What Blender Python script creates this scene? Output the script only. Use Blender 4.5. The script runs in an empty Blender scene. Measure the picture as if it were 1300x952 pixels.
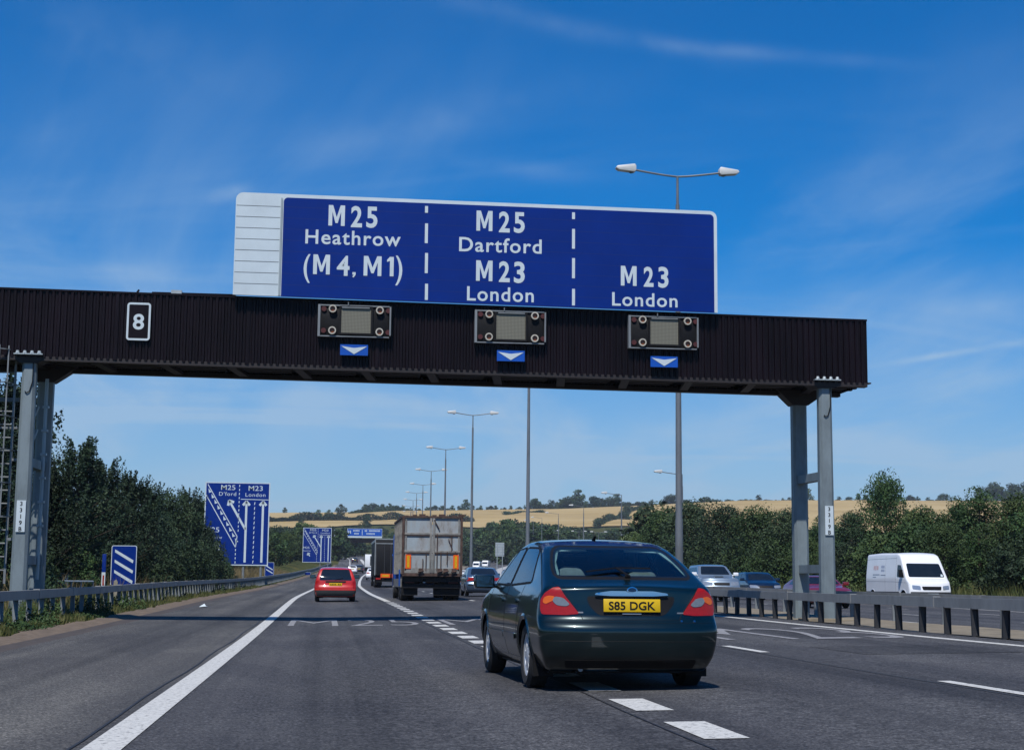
import bpy, bmesh, math, random
import numpy as np
from mathutils import Vector, Matrix
from mathutils.geometry import delaunay_2d_cdt
random.seed(7); rng = np.random.default_rng(7)
SC = bpy.context.scene; COL = SC.collection
R = math.radians

# ------------------------------------------------------------------ camera (in a car in the left lane, eye height 1.02 m)
H0 = 1.02; FPX = 2100.0; PSI = 0.11065891; PIT = 0.14629110; RHO = 0.0102
Fv = np.array([math.sin(PSI)*math.cos(PIT), math.cos(PSI)*math.cos(PIT), math.sin(PIT)])
_r0 = np.array([math.cos(PSI), -math.sin(PSI), 0.0]); _u0 = np.cross(_r0, Fv)
Rv = math.cos(RHO)*_r0 + math.sin(RHO)*_u0; Uv = math.cos(RHO)*_u0 - math.sin(RHO)*_r0
def ray(px, py): return Fv + (px-650)/FPX*Rv - (py-431)/FPX*Uv
def at_y(px, py, Y):            # measured point of the photo on the plane Y = const
    v = ray(px, py); t = Y/v[1]; return (v[0]*t, Y, H0+v[2]*t)
cam = bpy.data.cameras.new('camera'); co = bpy.data.objects.new('camera', cam); COL.objects.link(co)
cam.sensor_fit = 'HORIZONTAL'; cam.sensor_width = 36; cam.lens = FPX/1300*36
cam.shift_y = -45/1300; cam.clip_start = .1; cam.clip_end = 9000
m = Matrix(((Rv[0], Uv[0], -Fv[0], 0), (Rv[1], Uv[1], -Fv[1], 0), (Rv[2], Uv[2], -Fv[2], H0), (0, 0, 0, 1)))
co.matrix_world = m; SC.camera = co

# ------------------------------------------------------------------ materials
def newmat(name):
    m = bpy.data.materials.new(name); m.use_nodes = True
    return m, m.node_tree, m.node_tree.nodes['Principled BSDF']
def noise(nt, scale, detail=4, coord='Object', rough=.6, mapping=None):
    tc = nt.nodes.new('ShaderNodeTexCoord'); n = nt.nodes.new('ShaderNodeTexNoise')
    n.inputs['Scale'].default_value = scale; n.inputs['Detail'].default_value = detail; n.inputs['Roughness'].default_value = rough
    if mapping:
        mp = nt.nodes.new('ShaderNodeMapping'); mp.inputs['Scale'].default_value = mapping
        nt.links.new(tc.outputs[coord], mp.inputs[0]); nt.links.new(mp.outputs[0], n.inputs['Vector'])
    else: nt.links.new(tc.outputs[coord], n.inputs['Vector'])
    return n
def ramp(nt, src, stops):
    r = nt.nodes.new('ShaderNodeValToRGB'); e = r.color_ramp.elements
    while len(e) < len(stops): e.new(.5)
    for i, (p, c) in enumerate(stops):
        e[i].position = p; e[i].color = (*c, 1)
    nt.links.new(src, r.inputs[0]); return r
def bump(nt, b, src, strength, dist=.01):
    n = nt.nodes.new('ShaderNodeBump'); n.inputs['Strength'].default_value = strength; n.inputs['Distance'].default_value = dist
    nt.links.new(src, n.inputs['Height']); nt.links.new(n.outputs[0], b.inputs['Normal'])
def simple(name, c, rough=.5, metal=0, coat=0, var=.15, scale=6, bmp=0, spec=None, coord='Object', mapping=None, alpha=None):
    m, nt, b = newmat(name)
    n = noise(nt, scale, 5, coord, mapping=mapping)
    lo = tuple(x*(1-var) for x in c); hi = tuple(min(1, x*(1+var)) for x in c)
    r = ramp(nt, n.outputs[0], [(.3, lo), (.7, hi)]); nt.links.new(r.outputs[0], b.inputs['Base Color'])
    b.inputs['Roughness'].default_value = rough; b.inputs['Metallic'].default_value = metal
    b.inputs['Coat Weight'].default_value = coat; b.inputs['Coat Roughness'].default_value = .04
    if spec is not None: b.inputs['Specular IOR Level'].default_value = spec
    if bmp: bump(nt, b, n.outputs[0], bmp)
    return m
HAZE = .00012
M = {}
REFL = dict(wheat=.74, leaf=.95, leaf_dark=.85, needle=.75, leaf_pale=1.25, grass_blade=.7, grass_ground=.65, sign_white=.78, pale_sign_panel=.85, white_paint=.95)
# asphalt: aggregate speckle, tyre-polished tracks, patches
def asphalt(name, base, tint):
    m, nt, b = newmat(name)
    f = noise(nt, 38, 3, rough=.8); g = noise(nt, .35, 5, mapping=(1, .12, 1)); s = noise(nt, 9, 4)
    r1 = ramp(nt, f.outputs[0], [(.34, tuple(x*.25 for x in base)), (.5, base), (.64, tuple(x*2.6 for x in base))])
    r2 = ramp(nt, g.outputs[0], [(.35, (.78, .78, .8)), (.65, tint)])
    r3 = ramp(nt, s.outputs[0], [(.36, (.72, .72, .73)), (.64, (1.18, 1.18, 1.17))])
    mx = nt.nodes.new('ShaderNodeMix'); mx.data_type = 'RGBA'; mx.blend_type = 'MULTIPLY'; mx.inputs[0].default_value = 1
    my = nt.nodes.new('ShaderNodeMix'); my.data_type = 'RGBA'; my.blend_type = 'MULTIPLY'; my.inputs[0].default_value = 1
    nt.links.new(r1.outputs[0], mx.inputs[6]); nt.links.new(r2.outputs[0], mx.inputs[7])
    nt.links.new(mx.outputs[2], my.inputs[6]); nt.links.new(r3.outputs[0], my.inputs[7])
    st = noise(nt, 1.15, 4, mapping=(1, .012, 1)); pa = noise(nt, .22, 2, mapping=(1, .35, 1), rough=.9)
    r4 = ramp(nt, st.outputs[0], [(.32, (.60, .60, .61)), (.5, (1, 1, 1)), (.66, (1.30, 1.29, 1.26))]); r5 = ramp(nt, pa.outputs[0], [(.47, (.88, .88, .89)), (.50, (1.04, 1.04, 1.03))])
    mz = nt.nodes.new('ShaderNodeMix'); mz.data_type = 'RGBA'; mz.blend_type = 'MULTIPLY'; mz.inputs[0].default_value = 1; mw = nt.nodes.new('ShaderNodeMix'); mw.data_type = 'RGBA'; mw.blend_type = 'MULTIPLY'; mw.inputs[0].default_value = 1
    nt.links.new(my.outputs[2], mz.inputs[6]); nt.links.new(r4.outputs[0], mz.inputs[7]); nt.links.new(mz.outputs[2], mw.inputs[6]); nt.links.new(r5.outputs[0], mw.inputs[7])
    nt.links.new(mw.outputs[2], b.inputs['Base Color']); b.inputs['Roughness'].default_value = .82
    b.inputs['Specular IOR Level'].default_value = .25
    bump(nt, b, f.outputs[0], .7, .008); return m
M['asphalt'] = asphalt('asphalt', (.074, .075, .080), (1.12, 1.1, 1.08))
M['shoulder'] = asphalt('shoulder_asphalt', (.088, .088, .088), (1.15, 1.12, 1.08))
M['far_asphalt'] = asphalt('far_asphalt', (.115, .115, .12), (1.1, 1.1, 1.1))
def paintmark():
    m, nt, b = newmat('road_paint'); n = noise(nt, 22, 6, rough=.75); n2 = noise(nt, 1.3, 3)
    r = ramp(nt, n.outputs[0], [(.36, (.13, .13, .14)), (.46, (.66, .66, .63)), (.7, (.80, .80, .77))])
    nt.links.new(r.outputs[0], b.inputs['Base Color']); b.inputs['Roughness'].default_value = .7; return m
M['paint'] = paintmark()
M['worn_paint'] = simple('worn_road_paint', (.30, .30, .31), .8, var=.45, scale=16)
M['gore'] = simple('pale_hatching', (.5, .5, .49), .8, var=.15, scale=.3)
M['channel'] = simple('drain_channel', (.075, .062, .055), .85, var=.4, scale=5, bmp=.4)
M['dirt'] = simple('dirt', (.17, .13, .095), .95, var=.35, scale=4, bmp=.6)
M['median'] = simple('median_gravel', (.24, .205, .15), .95, var=.3, scale=2.5, bmp=.5)
def groundmat():
    m, nt, b = newmat('grass_ground'); n = noise(nt, .5, 8, rough=.7); n2 = noise(nt, .02, 3)
    r = ramp(nt, n.outputs[0], [(.3, (.035, .05, .018)), (.5, (.075, .09, .03)), (.68, (.17, .15, .065))])
    r2 = ramp(nt, n2.outputs[0], [(.4, (.8, .85, .8)), (.6, (1.15, 1.05, 1))])
    mx = nt.nodes.new('ShaderNodeMix'); mx.data_type = 'RGBA'; mx.blend_type = 'MULTIPLY'; mx.inputs[0].default_value = 1
    nt.links.new(r.outputs[0], mx.inputs[6]); nt.links.new(r2.outputs[0], mx.inputs[7])
    nt.links.new(mx.outputs[2], b.inputs['Base Color']); b.inputs['Roughness'].default_value = 1
    b.inputs['Specular IOR Level'].default_value = .1; bump(nt, b, n.outputs[0], .8, .2); return m
M['ground'] = groundmat()
def wheatmat():
    m, nt, b = newmat('wheat'); n = noise(nt, .01, 6, rough=.65, mapping=(1, 2.5, 1)); n2 = noise(nt, .35, 4)
    r = ramp(nt, n.outputs[0], [(.32, (.38, .27, .11)), (.5, (.50, .37, .17)), (.7, (.58, .45, .24))])
    # tramlines left by the tractor
    tc = nt.nodes.new('ShaderNodeTexCoord'); w = nt.nodes.new('ShaderNodeTexWave'); w.wave_type = 'BANDS'; w.bands_direction = 'DIAGONAL'
    w.inputs['Scale'].default_value = .03; w.inputs['Distortion'].default_value = 1.5
    nt.links.new(tc.outputs['Object'], w.inputs['Vector'])
    rw = ramp(nt, w.outputs[0], [(.0, (.88, .88, .86)), (.12, (1, 1, 1))])
    mx = nt.nodes.new('ShaderNodeMix'); mx.data_type = 'RGBA'; mx.blend_type = 'MULTIPLY'; mx.inputs[0].default_value = 1
    nt.links.new(r.outputs[0], mx.inputs[6]); nt.links.new(rw.outputs[0], mx.inputs[7])
    nt.links.new(mx.outputs[2], b.inputs['Base Color']); b.inputs['Roughness'].default_value = 1; return m
M['wheat'] = wheatmat()
def foliage(name, lo, mid, hi, sc=.9):
    m, nt, b = newmat(name); n = noise(nt, sc, 5, 'Object'); oi = nt.nodes.new('ShaderNodeObjectInfo')
    r = ramp(nt, n.outputs[0], [(.32, lo), (.5, mid), (.68, hi)])
    hs = nt.nodes.new('ShaderNodeHueSaturation')
    mr = nt.nodes.new('ShaderNodeMapRange'); mr.inputs[3].default_value = .7; mr.inputs[4].default_value = 1.35
    nt.links.new(oi.outputs['Random'], mr.inputs[0]); nt.links.new(mr.outputs[0], hs.inputs['Value'])
    mr2 = nt.nodes.new('ShaderNodeMapRange'); mr2.inputs[3].default_value = .48; mr2.inputs[4].default_value = .52
    ml = nt.nodes.new('ShaderNodeMath'); ml.operation = 'FRACT'; mu = nt.nodes.new('ShaderNodeMath'); mu.operation = 'MULTIPLY'; mu.inputs[1].default_value = 7.3
    nt.links.new(oi.outputs['Random'], mu.inputs[0]); nt.links.new(mu.outputs[0], ml.inputs[0]); nt.links.new(ml.outputs[0], mr2.inputs[0])
    nt.links.new(mr2.outputs[0], hs.inputs['Hue'])
    nt.links.new(r.outputs[0], hs.inputs['Color']); nt.links.new(hs.outputs[0], b.inputs['Base Color'])
    b.inputs['Roughness'].default_value = .65; b.inputs['Specular IOR Level'].default_value = .2
    return m
M['leaf'] = foliage('leaf', (.020, .042, .018), (.040, .070, .026), (.085, .12, .045))
M['leaf_dark'] = foliage('leaf_dark', (.018, .036, .020), (.030, .052, .026), (.050, .075, .035))
M['leaf_pale'] = foliage('leaf_pale', (.06, .085, .03), (.10, .13, .05), (.16, .18, .08))
M['needle'] = foliage('needle', (.016, .034, .020), (.028, .052, .030), (.05, .075, .04))
M['grassblade'] = foliage('grass_blade', (.04, .065, .02), (.08, .10, .035), (.19, .18, .08), 1.5)
M['drygrass'] = foliage('dry_grass', (.14, .12, .05), (.24, .20, .10), (.34, .29, .16), 1.5)
M['bark'] = simple('bark', (.07, .055, .04), .9, var=.4, scale=5, bmp=.6)
M['clad'] = simple('brown_cladding', (.0075, .0042, .0065), .42, var=.5, scale=2.2, spec=.16, mapping=(1, 1, .18))
M['claddark'] = simple('dark_soffit', (.016, .010, .010), .6, var=.25, scale=1.2)
def steel(name, c, rough=.5, dirt=.35):
    m, nt, b = newmat(name); n = noise(nt, 2.2, 7, rough=.7, mapping=(1, 1, .35)); n2 = noise(nt, 14, 4)
    r = ramp(nt, n.outputs[0], [(.3, tuple(x*(1-dirt) for x in c)), (.55, c), (.75, tuple(x*1.12 for x in c))])
    nt.links.new(r.outputs[0], b.inputs['Base Color']); b.inputs['Roughness'].default_value = rough
    b.inputs['Metallic'].default_value = .15; bump(nt, b, n2.outputs[0], .12); return m
M['column'] = steel('grey_column_paint', (.25, .30, .32))
M['galv'] = steel('galvanised_steel', (.26, .28, .29), .5)
M['galvlight'] = steel('pale_steel', (.46, .52, .54), .4, .2)
M['post'] = steel('barrier_post', (.30, .33, .34), .6, .3)
M['postdark'] = steel('dark_barrier_post', (.035, .036, .04), .6, .4)
M['rail'] = steel('weathered_rail', (.33, .335, .33), .5, .3)
M['lamppole'] = steel('lamp_pole', (.20, .22, .24), .5)
M['lamphead'] = simple('lamp_head', (.75, .76, .74), .35, var=.06)
M['signblue'] = simple('sign_blue', (.001, .027, .235), .42, var=.10, scale=1.2, spec=.18)
M['blueseam'] = simple('sign_blue_seam', (.001, .010, .13), .5, var=.1)
M['signblue2'] = simple('sign_blue_lane', (.004, .09, .50), .4, var=.1, scale=2)
M['white'] = simple('sign_white', (.62, .70, .74), .45, var=.05, scale=3)
M['ring'] = simple('cream_ring', (.55, .52, .44), .5, var=.15)
M['palepanel'] = simple('pale_sign_panel', (.58, .66, .70), .4, var=.07, scale=1.5)
M['signback'] = simple('sign_back', (.40, .45, .47), .5, var=.1, scale=1.5)
M['black'] = simple('black_plastic', (.008, .008, .009), .6, var=.3, scale=5, spec=.2)
M['blackpaint'] = simple('black_paint', (.010, .010, .011), .55, var=.2, spec=.25)
M['rubber'] = simple('tyre_rubber', (.018, .018, .019), .8, var=.25, scale=20, bmp=.2)
M['rim'] = simple('alloy_rim', (.85, .87, .9), .38, metal=.5, var=.08)
M['rimdull'] = simple('steel_rim', (.32, .33, .34), .45, metal=.6, var=.1)
M['chrome'] = simple('chrome', (.72, .78, .84), .12, metal=1, var=.04)
M['glassdark'] = simple('dark_glass', (.012, .016, .02), .06, var=.3, scale=1, spec=.8)
def glassmat(name, tint, fac=.14):
    m = bpy.data.materials.new(name); m.use_nodes = True; nt = m.node_tree; nt.nodes.clear()
    o = nt.nodes.new('ShaderNodeOutputMaterial'); t = nt.nodes.new('ShaderNodeBsdfTransparent'); g = nt.nodes.new('ShaderNodeBsdfGlossy')
    t.inputs[0].default_value = (*tint, 1); g.inputs[0].default_value = (.8, .88, .95, 1); g.inputs['Roughness'].default_value = .03
    fr = nt.nodes.new('ShaderNodeFresnel'); fr.inputs[0].default_value = 1.5
    ad = nt.nodes.new('ShaderNodeMath'); ad.operation = 'ADD'; ad.inputs[1].default_value = fac-.04; ad.use_clamp = True
    nt.links.new(fr.outputs[0], ad.inputs[0]); mx = nt.nodes.new('ShaderNodeMixShader')
    nt.links.new(ad.outputs[0], mx.inputs[0]); nt.links.new(t.outputs[0], mx.inputs[1]); nt.links.new(g.outputs[0], mx.inputs[2])
    nt.links.new(mx.outputs[0], o.inputs[0]); return m
M['glass'] = glassmat('tinted_glass', (.62, .74, .76), .035)
M['mirror'] = simple('mirror_glass', (.10, .17, .22), .08, metal=.9, var=.05)
M['lens'] = simple('red_lens', (.40, .006, .001), .3, coat=.2, var=.12, scale=40)
M['amber'] = simple('amber_lens', (.80, .15, .008), .25, coat=.25, var=.1, scale=40)
M['greylens'] = simple('reversing_lens', (.20, .22, .24), .15, coat=1, var=.1, scale=30)
M['clearlens'] = simple('headlamp_lens', (.6, .64, .66), .08, metal=.6, coat=1, var=.1)
M['plate'] = simple('yellow_plate', (.80, .52, .02), .4, var=.05, scale=8)
M['orange'] = simple('orange_reflector', (.95, .13, .01), .4, var=.08, scale=12)
M['yelref'] = simple('yellow_reflector', (.75, .42, .02), .4, var=.2, scale=20)
M['seat'] = simple('grey_seat_fabric', (.30, .35, .35), .9, var=.15, scale=20)
M['trimreflect'] = simple('pale_trim_reflection', (.50, .64, .64), .7, var=.08)
M['interior'] = simple('dark_interior', (.03, .034, .036), .9, var=.2)
def carpaint(name, c, metal=.35, rough=.35, dirt=.12):
    m, nt, b = newmat(name); n = noise(nt, 1.1, 6, rough=.7)
    r = ramp(nt, n.outputs[0], [(.35, tuple(x*(1-dirt) for x in c)), (.65, tuple(min(1, x*(1+dirt)) for x in c))])
    nt.links.new(r.outputs[0], b.inputs['Base Color']); b.inputs['Metallic'].default_value = metal
    b.inputs['Roughness'].default_value = rough; b.inputs['Coat Weight'].default_value = 1; b.inputs['Coat Roughness'].default_value = .05
    return m
M['green'] = carpaint('dark_green_paint', (.0015, .014, .017), .5, .28)
M['red'] = carpaint('red_paint', (.62, .022, .010), 0, .4)
M['bluegrey'] = carpaint('blue_grey_paint', (.11, .17, .26), .5)
M['navy'] = carpaint('navy_paint', (.006, .018, .05), .3)
M['darkredpaint'] = carpaint('dark_red_paint', (.20, .008, .005), 0)
M['silver'] = carpaint('silver_paint', (.34, .42, .50), .55)
M['vanwhite'] = carpaint('white_paint', (.78, .79, .80), 0, .35, .04)
M['charcoal'] = carpaint('charcoal_paint', (.02, .022, .026), .2)
M['bumpergrey'] = simple('grey_bumper', (.05, .052, .055), .6, var=.15)
def lorrymat():
    m, nt, b = newmat('weathered_alloy'); n = noise(nt, 1.6, 8, rough=.75, mapping=(1.6, 1.6, .6)); n2 = noise(nt, .7, 3)
    r = ramp(nt, n.outputs[0], [(.33, (.20, .18, .16)), (.44, (.35, .36, .36)), (.6, (.37, .43, .46)), (.78, (.46, .52, .55))])
    nt.links.new(r.outputs[0], b.inputs['Base Color']); b.inputs['Roughness'].default_value = .55
    bump(nt, b, n.outputs[0], .25, .02); return m
M['alloy'] = lorrymat()
M['rust'] = simple('rusty_steel', (.075, .045, .036), .85, var=.5, scale=7, bmp=.3)
M['ribs'] = simple('worn_ribs', (.24, .235, .22), .7, var=.35, scale=5)
M['tarp'] = simple('blue_tarp', (.01, .10, .50), .5, var=.2)
M['wood'] = simple('grey_wood', (.30, .28, .23), .85, var=.3, scale=6)
M['screen'] = None
def screenmat():
    m, nt, b = newmat('matrix_screen'); tc = nt.nodes.new('ShaderNodeTexCoord'); v = nt.nodes.new('ShaderNodeTexVoronoi'); v.inputs['Randomness'].default_value = 0
    v.inputs['Scale'].default_value = 30; nt.links.new(tc.outputs['Object'], v.inputs['Vector'])
    r = ramp(nt, v.outputs['Distance'], [(.25, (.30, .29, .22)), (.5, (.12, .115, .09))]); nt.links.new(r.outputs[0], b.inputs['Base Color'])
    b.inputs['Roughness'].default_value = .5; return m
M['screen'] = screenmat()
M['amberlamp'] = simple('unlit_amber_lantern', (.22, .07, .015), .25, var=.2)
M['darkred'] = simple('dark_red_hood', (.07, .008, .008), .6, var=.2)

# ------------------------------------------------------------------ mesh helpers
class MB:
    def __init__(s): s.v = []; s.f = []; s.mi = []
    def add(s, vs, fs, mi=0):
        o = len(s.v); s.v += [tuple(p) for p in vs]; s.f += [tuple(i+o for i in f) for f in fs]; s.mi += [mi]*len(fs); return s
    def box(s, x0, x1, y0, y1, z0, z1, mi=0, rot=None, piv=None):
        vs = [(x, y, z) for z in (z0, z1) for y in (y0, y1) for x in (x0, x1)]
        if rot is not None:
            pv = Vector(piv) if piv else Vector(((x0+x1)/2, (y0+y1)/2, (z0+z1)/2)); vs = [tuple(rot @ (Vector(p)-pv) + pv) for p in vs]
        return s.add(vs, [(0, 2, 3, 1), (4, 5, 7, 6), (0, 1, 5, 4), (2, 6, 7, 3), (0, 4, 6, 2), (1, 3, 7, 5)], mi)
    def cbox(s, c, d, **k): return s.box(c[0]-d[0]/2, c[0]+d[0]/2, c[1]-d[1]/2, c[1]+d[1]/2, c[2]-d[2]/2, c[2]+d[2]/2, **k)
    def tube(s, p0, p1, r0, r1=None, n=10, mi=0, cap=True):
        r1 = r0 if r1 is None else r1; p0 = Vector(p0); p1 = Vector(p1); d = (p1-p0).normalized()
        a = d.orthogonal().normalized(); b = d.cross(a)
        vs = []
        for p, r in ((p0, r0), (p1, r1)):
            for i in range(n):
                t = 2*math.pi*i/n; vs.append(p + a*math.cos(t)*r + b*math.sin(t)*r)
        fs = [(i, (i+1) % n, n+(i+1) % n, n+i) for i in range(n)]
        if cap: fs += [tuple(range(n-1, -1, -1)), tuple(range(n, 2*n))]
        return s.add(vs, fs, mi)
    def bar(s, p0, p1, w, h, mi=0, up=(0, 0, 1)):      # rectangular bar between two points
        p0 = Vector(p0); p1 = Vector(p1); d = (p1-p0).normalized(); u = Vector(up)
        if abs(d.dot(u)) > .95: u = Vector((0, 1, 0))
        a = d.cross(u).normalized(); b = a.cross(d).normalized()
        vs = [p + a*sx*w/2 + b*sz*h/2 for p in (p0, p1) for sx, sz in ((-1, -1), (1, -1), (1, 1), (-1, 1))]
        return s.add(vs, [(3, 2, 1, 0), (4, 5, 6, 7), (0, 1, 5, 4), (1, 2, 6, 5), (2, 3, 7, 6), (3, 0, 4, 7)], mi)
    def prism(s, poly, y0, y1, mi=0):                   # poly in x,z extruded in y
        n = len(poly); vs = [(x, y0, z) for x, z in poly] + [(x, y1, z) for x, z in poly]
        fs = [tuple(range(n)), tuple(range(2*n-1, n-1, -1))] + [(i, i+n, (i+1) % n+n, (i+1) % n) for i in range(n)]
        return s.add(vs, fs, mi)
    def prismx(s, poly, x0, x1, mi=0):                  # poly in y,z extruded in x
        n = len(poly); vs = [(x0, y, z) for y, z in poly] + [(x1, y, z) for y, z in poly]
        fs = [tuple(range(n)), tuple(range(2*n-1, n-1, -1))] + [(i, i+n, (i+1) % n+n, (i+1) % n) for i in range(n)]
        return s.add(vs, fs, mi)
    def lathe(s, prof, c, axis='x', n=24, mi=0):        # prof: (offset along axis, radius)
        vs = []; k = len(prof)
        for i in range(n):
            t = 2*math.pi*i/n; ct, st = math.cos(t), math.sin(t)
            for a, r in prof:
                if axis == 'x': vs.append((c[0]+a, c[1]+r*ct, c[2]+r*st))
                elif axis == 'y': vs.append((c[0]+r*ct, c[1]+a, c[2]+r*st))
                else: vs.append((c[0]+r*ct, c[1]+r*st, c[2]+a))
        fs = [(i*k+j, i*k+j+1, ((i+1) % n)*k+j+1, ((i+1) % n)*k+j) for i in range(n) for j in range(k-1)]
        return s.add(vs, fs, mi)
    def build(s, name, mats, parent=None, bevel=0, smooth=False, bseg=2):
        me = bpy.data.meshes.new(name); me.from_pydata(s.v, [], s.f)
        mats = mats if isinstance(mats, (list, tuple)) else [mats]
        for mm in mats: me.materials.append(mm)
        me.polygons.foreach_set('material_index', s.mi)
        bm = bmesh.new(); bm.from_mesh(me); bmesh.ops.recalc_face_normals(bm, faces=bm.faces)
        if bevel:
            ed = [e for e in bm.edges if len(e.link_faces) == 2 and e.calc_face_angle(0) > .6]
            bmesh.ops.bevel(bm, geom=ed, offset=bevel, segments=bseg, affect='EDGES', profile=.5, clamp_overlap=True)
        bm.to_mesh(me); bm.free()
        if smooth or bevel:
            me.polygons.foreach_set('use_smooth', [True]*len(me.polygons)); me.set_sharp_from_angle(angle=R(38))
        me.update(); return link(name, me, parent)
def link(name, me, parent=None):
    o = bpy.data.objects.new(name, me); COL.objects.link(o)
    if parent is not None: o.parent = parent
    return o
def tag(o, label=None, cat=None, group=None, kind=None):
    if label: o['label'] = label
    if cat: o['category'] = cat
    if group: o['group'] = group
    if kind: o['kind'] = kind
    return o
def empty(name, loc, rz=0, label=None, cat=None, group=None):
    o = bpy.data.objects.new(name, None); COL.objects.link(o); o.location = loc; o.rotation_euler = (0, 0, rz)
    o.empty_display_size = .2; return tag(o, label, cat, group)
def copy_tree(o, parent=None):
    kids = [c for c in bpy.data.objects if c.parent == o]
    c = o.copy(); COL.objects.link(c); c.parent = parent
    for k in kids: copy_tree(k, c)
    return c
def textmesh(s, height, sx=1.0, bold=0.0, depth=.004, align='CENTER'):
    cu = bpy.data.curves.new('lettering', 'FONT'); cu.body = s; cu.align_x = align; cu.size = 1; cu.offset = bold; cu.extrude = .5 if depth > 0 else 0
    cu.resolution_u = 4; cu.space_character = 1.12 if len(s) > 4 and s[0] in 'HDL' else 1
    o = bpy.data.objects.new('lettering', cu); me = bpy.data.meshes.new_from_object(o)
    bpy.data.objects.remove(o); bpy.data.curves.remove(cu)
    k = height/.729
    for v in me.vertices: x, y, z = v.co; v.co = (x*k*sx, -z*depth, y*k)     # reads from -Y
    return me
def lettering(parent, s, x, z, height, y, mat, width=None, bold=.0, name='lettering', depth=.006, sx=1.0):
    me = textmesh(s, height, 1.0, bold, depth)
    xs = [v.co.x for v in me.vertices]; w = max(xs)-min(xs); cx = (max(xs)+min(xs))/2
    k = (width/w) if width else sx
    for v in me.vertices: v.co.x = (v.co.x-cx)*k
    me.materials.append(mat); o = link(name, me, parent); o.location = (x, y, z); return o

# ------------------------------------------------------------------ terrain and road profile
def tab(*p):
    xs = np.array([a for a, b in p], float); ys = np.array([b for a, b in p], float)
    g = np.arange(-60, 2600, 4.0); v = np.interp(g, xs, ys); k = np.exp(-np.linspace(-2, 2, 9)**2); k /= k.sum()
    vp = np.pad(v, 4, mode='edge'); v = np.convolve(vp, k, 'valid')
    return lambda Y: np.interp(Y, g, v)
roadz = tab((0, 0), (30, 0), (45, .06), (68, .2), (100, .32), (130, .5), (200, 1.2), (288, 2.4), (400, 4.6), (550, 8.2), (700, 12.4), (800, 18), (2600, 18))
shS = tab((0, 0), (80, 0), (100, .2), (190, 1.7), (255, 3.1), (318, 4.9), (390, 7.3), (550, 9.6), (640, 9.0), (800, 2))
shM = tab((0, 0), (90, 0), (143, .4), (188, 1.4), (235, 2.7), (280, 4.3), (350, 7.6), (450, 13), (600, 22), (800, 36))
shB = tab((0, 0), (110, 0), (130, 1.6), (150, 2.8), (190, 6), (250, 11.5), (300, 17), (380, 27.5), (500, 45), (700, 80), (900, 110))
vL = tab((0, 13.6), (100, 13.7), (190, 14.6), (250, 17.5), (340, 28), (500, 42), (650, 60), (800, 80))
vR = tab((0, 14), (130, 15.2), (150, 15.8), (190, 18.6), (250, 23.5), (300, 28.2), (380, 36), (500, 52), (650, 76), (800, 100))
ridge_px = [(-300, 655), (340, 652), (440, 651), (520, 649), (600, 648), (700, 647), (800, 643), (860, 640), (950, 636), (1100, 636), (1300, 637), (1700, 640)]
_rp = [at_y(a, b, 1300.) for a, b in ridge_px]
ridgeX = [p[0] for p in _rp]; ridgeZ = [p[2] for p in _rp]
def sst(a, b, x):
    t = np.clip((x-a)/(b-a), 0, 1); return t*t*(3-2*t)
def cross(X): return .018*np.clip(X, 0, 11)
def rz(X, Y): return roadz(Y)+cross(X-shM(Y))*(1-sst(150, 300, Y))
def drop(X, Y): return 1.7*sst(150, 430, Y)*sst(11.3, 17, X-shM(Y))*(1-sst(650, 760, Y))
def ground_h(X, Y):
    X = np.asarray(X, float); Y = np.asarray(Y, float)
    b = roadz(Y)-drop(X, Y); kl = -4.45+shS(Y); kr = 27.0+shB(Y)
    dl = kl-X; dr = X-kr
    zl = b - .06 + .12*np.clip((dl-.75)/.5, 0, 1) + 1.1*sst(2.2, 8, dl) + 2.0*sst(8, 40, dl)
    zr_ = b + .05 + .5*sst(1, 6, dr) + 2.2*sst(8, 45, dr)
    mid = b - .13
    z = np.where(dl > 0.02, zl, np.where(dr > .5, zr_, mid))
    rzv = np.interp(X, ridgeX, ridgeZ)
    t = np.clip((Y-760)/540, 0, 1); far = t**1.15
    z = z*(1-far) + rzv*far
    z = z + np.where(Y > 1300, 2.0*sst(1300, 1500, Y) - .03*(np.clip(Y, 1400, 9e9)-1400), 0)
    z = z + far*(1-far)*4*(2.0*np.sin(X*.012+1)+1.2*np.sin(X*.031+Y*.02))
    return z
def axis_pts(segs):
    o = []
    for a, b, s in segs: o += list(np.arange(a, b, s))
    return np.array(sorted(set(np.round(o, 3))))
gx = axis_pts([(-3000, -400, 200), (-400, -60, 20), (-60, -14, 3), (-14, -3.5, .5), (-3.5, 26, 3), (26, 40, 1), (40, 140, 4), (140, 500, 20), (500, 3001, 200)])
gy = axis_pts([(-120, 0, 15), (0, 120, 3), (120, 400, 6), (400, 900, 12), (900, 1560, 30), (1560, 6001, 400)])
GX, GY = np.meshgrid(gx, gy); GZ = ground_h(GX, GY)
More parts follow.
